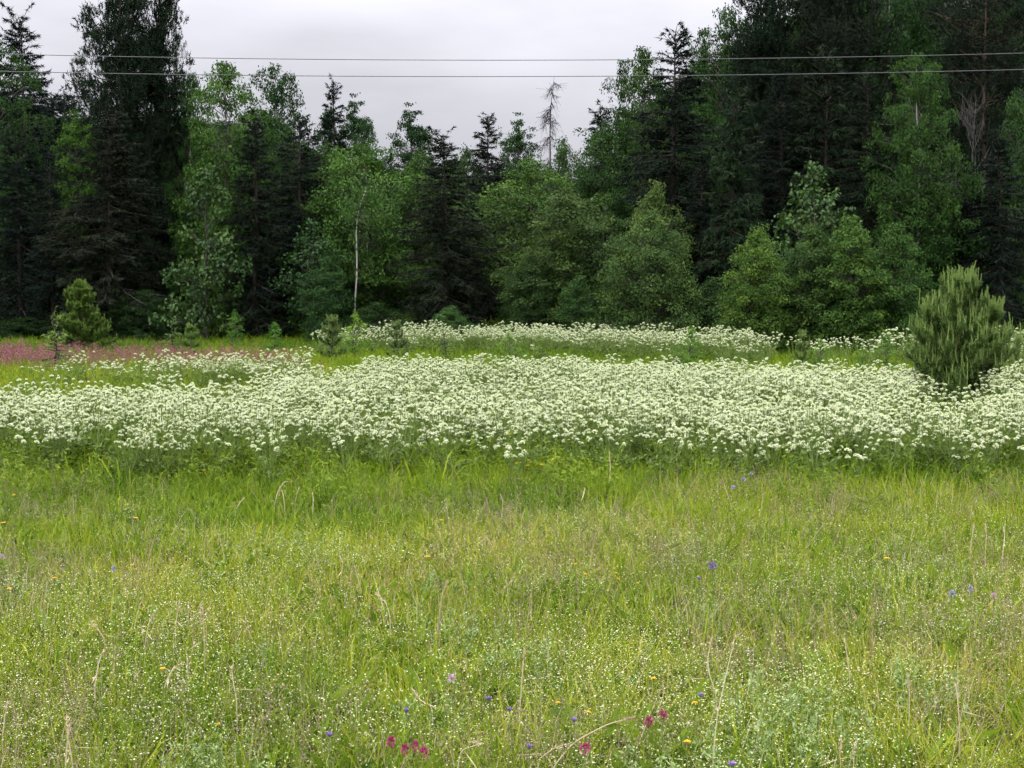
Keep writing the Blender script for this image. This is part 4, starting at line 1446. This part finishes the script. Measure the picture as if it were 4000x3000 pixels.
PK = [pink_tuft(190 + i) for i in range(3)]
X, Y = rand_pts(25, 38, 22)
px = px_of(X, Y)
c = np.interp(px, [-600, 0, 600, 1000, 1400], [31.5, 31, 30, 27.5, 26])
amp = np.interp(px, [-800, 0, 200, 450, 700, 1000, 1250], [.7, .6, .32, .24, .30, .22, 0])
kp = RNG.random(len(X)) < np.exp(-((Y - c) / 3.0) ** 2) * amp * np.clip(fbm(X, Y, 2.5, 151) * 1.7, .3, 1)
X, Y = X[kp], Y[kp]
do_scatter('pink_flower_patch', X, Y, RNG.uniform(.85, 1.15, len(X)), np.zeros(len(X)), PK, 'hazy patch of pink wildflowers at the far left of the meadow', 'wildflowers', .1)

# ------------------------------------------------------------------ the wood behind the front rows, one mass
n = 150
Yw = RNG.uniform(57, 70, n)
pxw = RNG.uniform(-1400, 5400, n)
ytop = np.interp(pxw, [-1400, 0, 700, 1200, 1500, 2300, 2500, 2900, 3300, 5400], [150, 300, 420, 500, 600, 600, 380, 60, -160, -200]) + RNG.uniform(10, 130, n)
Xw = (pxw - 2000) / F * Yw
hw = np.array([at_y(2000, yy, dd)[2] for yy, dd in zip(ytop, Yw)])
protos = [T['sA'], T['sB'], T['bA'], T['bC'], T['rC']]
joined = []
for pr in protos:
    a_, c_ = pr['parts'][0][1], pr['parts'][1][1]
    joined.append((c_, pr['h']))
ixw = RNG.integers(0, len(joined), n)
scl = np.stack([hw / 10 * 1.15 + .35, hw / 10 * 1.15 + .35, hw / np.array([joined[k][1] for k in ixw])], 1)
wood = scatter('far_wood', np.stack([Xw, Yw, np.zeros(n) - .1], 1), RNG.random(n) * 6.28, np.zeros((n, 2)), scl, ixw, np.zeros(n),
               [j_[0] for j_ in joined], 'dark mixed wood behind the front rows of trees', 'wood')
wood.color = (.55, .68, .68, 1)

# undergrowth at the forest foot
X = RNG.uniform(-30, 30, 2600)
pxx = np.interp(X, [-17, -5, 2, 7, 13], [47.5, 45.5, 42.5, 39, 37])
Y = pxx + RNG.uniform(-1.0, 7, len(X))
do_scatter('forest_undergrowth', X, Y, RNG.uniform(1.0, 2.2, len(X)), .12 + .2 * (fbm(X, Y, 3, 161) - .5), PF, 'dark green undergrowth at the foot of the forest', 'undergrowth', .1)


# ------------------------------------------------------------------ single flowers and stalks of the near meadow
def petal_flower(seed, np_, R_, cup, mat, cmat, h, stem_r=.0014, layers=1, ball=False):
    """stem and blossom, base at the origin, blossom at height h"""
    rg = np.random.default_rng(seed)
    sb, fb = MB(), MB()
    sb.tube([[0, 0, 0], [.008, .003, h * .5], [0, 0, h]], [stem_r * 1.3, stem_r, stem_r], 5, rnd=.6)
    m = 6
    z = rg.uniform(.1, .7, m) * h
    a = rg.random(m) * 6.28
    sb.leaves(np.stack([z * 0, z * 0, z], 1), np.stack([np.cos(a), np.sin(a), np.full(m, .8)], 1), np.array([[0, 0, 1.0]] * m), .04, .008, rnd=rg.random(m))
    c = np.array([[0, 0, h]])
    for l in range(layers):
        a = np.arange(np_) / np_ * 6.283 + l * .35
        el = cup + l * .35
        D = np.stack([np.cos(a) * math.cos(el), np.sin(a) * math.cos(el), np.full(np_, math.sin(el))], 1)
        N = np.stack([-np.cos(a) * math.sin(el), -np.sin(a) * math.sin(el), np.full(np_, math.cos(el))], 1)
        fb.leaves(np.repeat(c, np_, 0), D, N, R_ * (1 - .2 * l), R_ * (2.4 / max(np_, 4) + .22), rnd=rg.random(np_), fold=.1)
    if ball:
        k = 40
        D = nrm(rg.normal(size=(k, 3)) + [0, 0, .5])
        fb.leaves(c + D * R_ * .4, D + rg.normal(size=(k, 3)) * .3, rg.normal(size=(k, 3)), R_ * .75, R_ * .45, rnd=rg.random(k))
    return sb.mesh('flower_stem', [M_stem]), fb.mesh('blossom', [mat])


M_yel = leaf_mat('yellow_petals', [(0, (.70, .40, .01)), (1, (.82, .58, .03))], .2, .5, .3)
M_pur = leaf_mat('purple_petals', [(0, (.20, .13, .36)), (1, (.36, .26, .54))], .3, .5, .3)
M_mag = leaf_mat('magenta_petals', [(0, (.30, .04, .10)), (1, (.48, .12, .21))], .3, .5, .3)
M_pale = leaf_mat('pale_pink_petals', [(0, (.50, .34, .42)), (1, (.66, .52, .58))], .3, .5, .3)
M_blu = leaf_mat('pale_blue_petals', [(0, (.32, .32, .46)), (1, (.48, .47, .58))], .3, .5, .3)

FL = {'yellow': petal_flower(401, 12, .013, .35, M_yel, None, .36, layers=2),
      'purple': petal_flower(402, 6, .020, .75, M_pur, None, .36, layers=2),
      'magenta': petal_flower(403, 8, .016, .4, M_mag, None, .38, ball=True),
      'pale': petal_flower(404, 8, .015, .4, M_pale, None, .36, ball=True),
      'blue': petal_flower(405, 8, .018, .4, M_blu, None, .42, ball=True),
      'clover': petal_flower(406, 8, .017, .4, M_pur, None, .36, ball=True)}


def flower(kind, name, x, y, z, s_, label, cat, group=None):
    p = at_z(x, y, z)
    sm_, bm_ = FL[kind]
    g0 = gz(p[0], p[1])
    h = {'yellow': .36, 'purple': .36, 'magenta': .38, 'pale': .36, 'blue': .42, 'clover': .36}[kind]
    rt = empty(name, (p[0], p[1], g0 - .01), RNG.random() * 6.28, (s_, s_, (z - g0 + .01) / h), tuple(RNG.normal(size=2) * .03))
    tag(rt, label, cat, group)
    mobj('stem', sm_, rt)
    b = mobj('blossom', bm_, rt)
    return rt


YG = 'yellow blossoms dotted through the near meadow'
YF = [(25, 2043, 1.6, 'flat yellow flower at the left edge just below the green strip'), (518, 2025, 1.5, 'yellow flower in the grass left of the dry stalk tuft'),
      (510, 2208, 1.0, 'small yellow flower right of the dull lilac flower at left'), (200, 2262, 1.2, 'yellow flower low at left above the straw patch'),
      (20, 2303, 1.2, 'yellow flower at the left edge in the dotted herbs'), (625, 2612, 1.1, 'lone yellow flower beside the pale curved dry stalk at lower left'),
      (870, 2840, .7, 'tiny yellow flower low in the left half near the tall leaves'), (1727, 2033, 1.3, 'yellow flower within the brownish haze of seeding grass'),
      (1667, 2178, 1.6, 'brightest yellow flower near the middle of the meadow'), (2535, 2650, 1.1, 'yellow flower above the long sloping dry stalk'),
      (2190, 2758, .9, 'yellow flower right of the slanting dry stalk in the middle'), (2305, 2782, .9, 'yellow flower left of the pale purple bellflower'),
      (2695, 2748, .9, 'yellow flower just below a purple bellflower'), (2685, 2888, 1.1, 'yellow flower among grey green herbs low right of the middle'),
      (3460, 2183, 1.7, 'brightest yellow flower in the right half'), (60, 1935, 1.3, 'yellow flower at the far left in the lush green strip'),
      (3945, 1890, .9, 'yellow flower at the right edge in the lush grass'), (1925, 1905, .8, 'small yellow flower above the brownish haze in the middle')]
for (x, y, s_, lab) in YF:
    flower('yellow', 'yellow_flower', x, y, .36, s_, lab, 'flower', YG)
for (x, y) in ((2240, 2205), (2295, 2243), (2340, 2230), (2400, 2240), (2415, 2262), (2525, 2280)):
    flower('yellow', 'yellow_flower', x, y, .36, .85, 'small yellow flower of the loose row right of the middle', 'flower', 'loose row of small yellow flowers')
for (x, y) in ((2030, 1812), (2060, 1800), (2075, 1822), (2105, 1815), (2170, 1797)):
    flower('yellow', 'yellow_flower', x, y, .48, 1.3, 'yellow flower of the little group at the near edge of the white band', 'flower', 'yellow group under the white band')
PF_ = [('clover', 2790, 2212, 1.7, 'large mauve purple flower head right of the middle'), ('purple', 2712, 2270, 1.0, 'dull purple flower below left of the large mauve one'),
       ('purple', 1935, 2745, 1.2, 'purple bellflower near the bottom middle'), ('purple', 1282, 2880, 1.2, 'purple bellflower left of the magenta cluster'),
       ('purple', 1590, 2788, 1.0, 'dark purple bellflower above the magenta cluster'), ('purple', 2735, 2722, 1.1, 'purple bellflower left of the tall sloping dry stalk'),
       ('purple', 2247, 2828, 1.2, 'purple bellflower above the long sloping dry stalk'), ('purple', 2840, 2983, 1.5, 'bright purple bellflower cut by the bottom edge'),
       ('purple', 2062, 2930, .9, 'small purple bellflower at the bottom left of the dry stalk base'), ('purple', 2012, 2770, .9, 'faint purple bellflower at the foot of the slanting dry stalk'),
       ('blue', 3715, 2322, 1.3, 'lilac blue flower cluster at right'), ('blue', 3775, 2300, .9, 'small lilac flower right of the lilac blue cluster'),
       ('pale', 3890, 2330, 1.2, 'pale pink flower near the right edge'), ('blue', 435, 2222, 1.0, 'dull lilac flower at left'),
       ('pale', 20, 2175, 1.5, 'pale whitish flower at the left edge'), ('pale', 1775, 2655, 1.3, 'pale pink clover head left of the bottom middle'),
       ('blue', 2860, 1905, 1.3, 'pale blue flower low of the bluish trio below the white band'), ('blue', 2905, 1872, 1.5, 'middle pale blue flower of the bluish trio below the white band'),
       ('blue', 2935, 1850, 1.3, 'upper pale blue flower of the bluish trio below the white band')]
for (k, x, y, s_, lab) in PF_:
    flower(k, {'clover': 'clover_flower', 'purple': 'bellflower', 'blue': 'lilac_flower', 'pale': 'pale_flower'}[k], x, y, .36, s_ * .78, lab, 'flower')
for (x, y, s_, lab) in ((1545, 2905, .95, 'largest magenta catchfly head of the bottom cluster'), (1572, 2932, .85, 'magenta catchfly head lowest in the bottom cluster'),
                        (1605, 2918, .75, 'magenta catchfly head right in the bottom cluster'), (1647, 2936, .9, 'single magenta catchfly head right of the bottom cluster'),
                        (2585, 2790, .85, 'pinkish red catchfly head right of the bottom middle'), (2542, 2812, 1.0, 'dull red catchfly head beside the pinkish one'),
                        (2262, 2932, 1.1, 'dark red catchfly head under the long sloping dry stalk')):
    flower('magenta', 'catchfly', x, y, .36, s_, lab, 'flower')

# single dry stalks that stand out
STK = [([(2030, 2790), (2040, 2640), (2050, 2530)], 'slanting dry straw stalk at the bottom middle'),
       ([(2780, 3040), (2800, 2800), (2840, 2620), (2870, 2490)], 'tallest sloping dry stalk right of the middle at the bottom'),
       ([(1785, 3020), (1800, 2930), (1840, 2895), (1880, 2905)], 'pale dry stalk bent over in a hook at the bottom'),
       ([(2150, 3010), (2240, 2900), (2370, 2830), (2480, 2800)], 'long pale stalk lying in a low slope at the bottom'),
       ([(2100, 2970), (2160, 2925), (2220, 2905)], 'short pale stalk branching left of the long lying stalk'),
       ([(640, 2690), (670, 2620), (710, 2590)], 'pale curved dry stalk at lower left'),
       ([(370, 2690), (385, 2590), (405, 2540)], 'thin dry stalk leaning right at lower left'),
       ([(515, 2690), (530, 2640), (537, 2630)], 'short pale dry stub left of the lower yellow flower'),
       ([(410, 2500), (385, 2460), (358, 2435)], 'dry stalk leaning left above the thin right leaning one'),
       ([(800, 2560), (798, 2460), (790, 2370)], 'upright dry stalk at the left of the middle'),
       ([(685, 2460), (692, 2400), (703, 2350)], 'upright pale dry stalk left of the twin dry stalks'),
       ([(735, 2420), (737, 2350)], 'left one of the twin short dry stalks'), ([(782, 2430), (785, 2355)], 'right one of the twin short dry stalks'),
       ([(565, 2520), (580, 2440), (600, 2400)], 'pale upright stalk with a seed head at left'),
       ([(925, 2740), (910, 2660), (905, 2600)], 'dry stalk left of the bottom left bellflower'),
       ([(2800, 2720), (2760, 2600), (2780, 2490)], 'knobby tall dry stalk beside the tallest sloping one'),
       ([(1525, 2410), (1505, 2350), (1470, 2320)], 'bent dry stalk below the middle yellow flower'),
       ([(1715, 2420), (1725, 2330), (1750, 2265)], 'dry stalk leaning right below the middle yellow flower'),
       ([(1330, 2270), (1340, 2200), (1325, 2170)], 'short dry stalk left of the middle yellow flower'),
       ([(1690, 2760), (1640, 2735), (1610, 2690)], 'bent pale stalk above the bottom middle bellflower'),
       ([(3285, 3000), (3280, 2940), (3288, 2890)], 'stout pale stub at the bottom right'),
       ([(3335, 2990), (3337, 2930), (3345, 2900)], 'thinner dry stub right of the stout pale one'),
       ([(3550, 2840), (3553, 2720), (3548, 2640)], 'brown upright stalk in the lower right'),
       ([(3750, 2840), (3740, 2730), (3732, 2670)], 'pale upright stalk right of the brown one'),
       ([(3320, 2650), (3310, 2570), (3300, 2500)], 'tan stalk in the brownish tuft at lower right'),
       ([(3790, 2160), (3795, 2110), (3805, 2050)], 'left of the three pale stalks high at right'), ([(3850, 2150), (3853, 2090), (3850, 2050)], 'middle of the three pale stalks high at right'),
       ([(3918, 2150), (3925, 2100), (3920, 2060)], 'right of the three pale stalks high at right'),
       ([(1070, 1985), (1082, 1930), (1095, 1900)], 'left whitish stalk of the tall group below the white band'), ([(1112, 1985), (1108, 1940), (1100, 1912)], 'second whitish stalk of the tall group below the white band'),
       ([(1090, 1910), (1110, 1882), (1140, 1880)], 'arched whitish stalk of the tall group below the white band'), ([(1150, 1970), (1160, 1930), (1168, 1905)], 'short whitish stalk of the tall group below the white band'),
       ([(1222, 1985), (1224, 1950), (1220, 1925)], 'right whitish stalk of the tall group below the white band'), ([(920, 1990), (940, 1960), (955, 1945)], 'dry stalk leaning right left of the whitish group'),
       ([(1960, 2020), (1965, 1960), (1955, 1930)], 'pale stalk below the white band left of the bluish trio'), ([(2270, 1960), (2280, 1930), (2285, 1905)], 'pale stalk leaning below the white band'),
       ([(2378, 1900), (2385, 1830), (2380, 1760)], 'tall pale stalk rising into the near edge of the white band'), ([(1715, 1790), (1718, 1750), (1715, 1725)], 'pale stalk rising into the white band left of the middle'),
       ([(270, 2830), (258, 2960), (255, 3030)], 'brown dry stalk group left stem at the bottom left'), ([(285, 2990), (263, 2870), (260, 2800)], 'brown dry stalk group right stem at the bottom left'),
       ([(10, 2880), (20, 2790), (30, 2740)], 'tan stalk at the left edge low down')]
for (pp, lab) in STK:
    rg = np.random.default_rng(len(lab) * 7 + int(pp[0][0]))
    pp = sorted(pp, key=lambda q_: -q_[1])
    zb_ = .20
    p0 = at_z(pp[0][0], pp[0][1], zb_)
    dd = p0[1]
    pts = [at_y(x, y, dd + .02 * i) for i, (x, y) in enumerate(pp)]
    g0 = gz(p0[0], p0[1]) - .02
    o = np.array([p0[0], p0[1], g0])
    pts = [o] + pts
    tb = MB()
    rr = .0034 * rg.uniform(.75, 1.2) * (dd / 6) ** .5
    pl = np.array(pts) - o
    # smooth the polyline
    tt = np.linspace(0, len(pl) - 1, 4 * len(pl))
    sm2 = np.stack([np.interp(tt, np.arange(len(pl)), pl[:, k]) for k in range(3)], 1)
    sm2[1:-1] = (sm2[:-2] + sm2[1:-1] * 2 + sm2[2:]) / 4
    tb.tube(sm2, np.linspace(rr, rr * .6, len(sm2)), 5, rnd=float(rg.uniform(.4, 1)))
    rt = empty('dry_stalk', o)
    tag(rt, lab, 'dry stalk', 'single dry stalks in the near meadow')
    mobj('stem', tb.mesh('dry_stem', [M_straw], True), rt)
    hb = MB()
    tip = sm2[-1]
    dirv = nrm(sm2[-1] - sm2[-3])
    k = 26
    t = rg.random((k, 1))
    hb.slivers(tip - dirv * t * .05 + rg.normal(size=(k, 3)) * .0025, dirv + rg.normal(size=(k, 3)) * .35, .014, .004, rg, rnd=rg.random(k))
    hb.leaves(np.array([sm2[len(sm2) // 2]]), np.array([[rg.normal(), rg.normal(), -.2]]), np.array([[0, 0, 1.0]]), .10, .006, rnd=.6)
    mobj('seed_head', hb.mesh('seed_head', [M_straw]), rt)
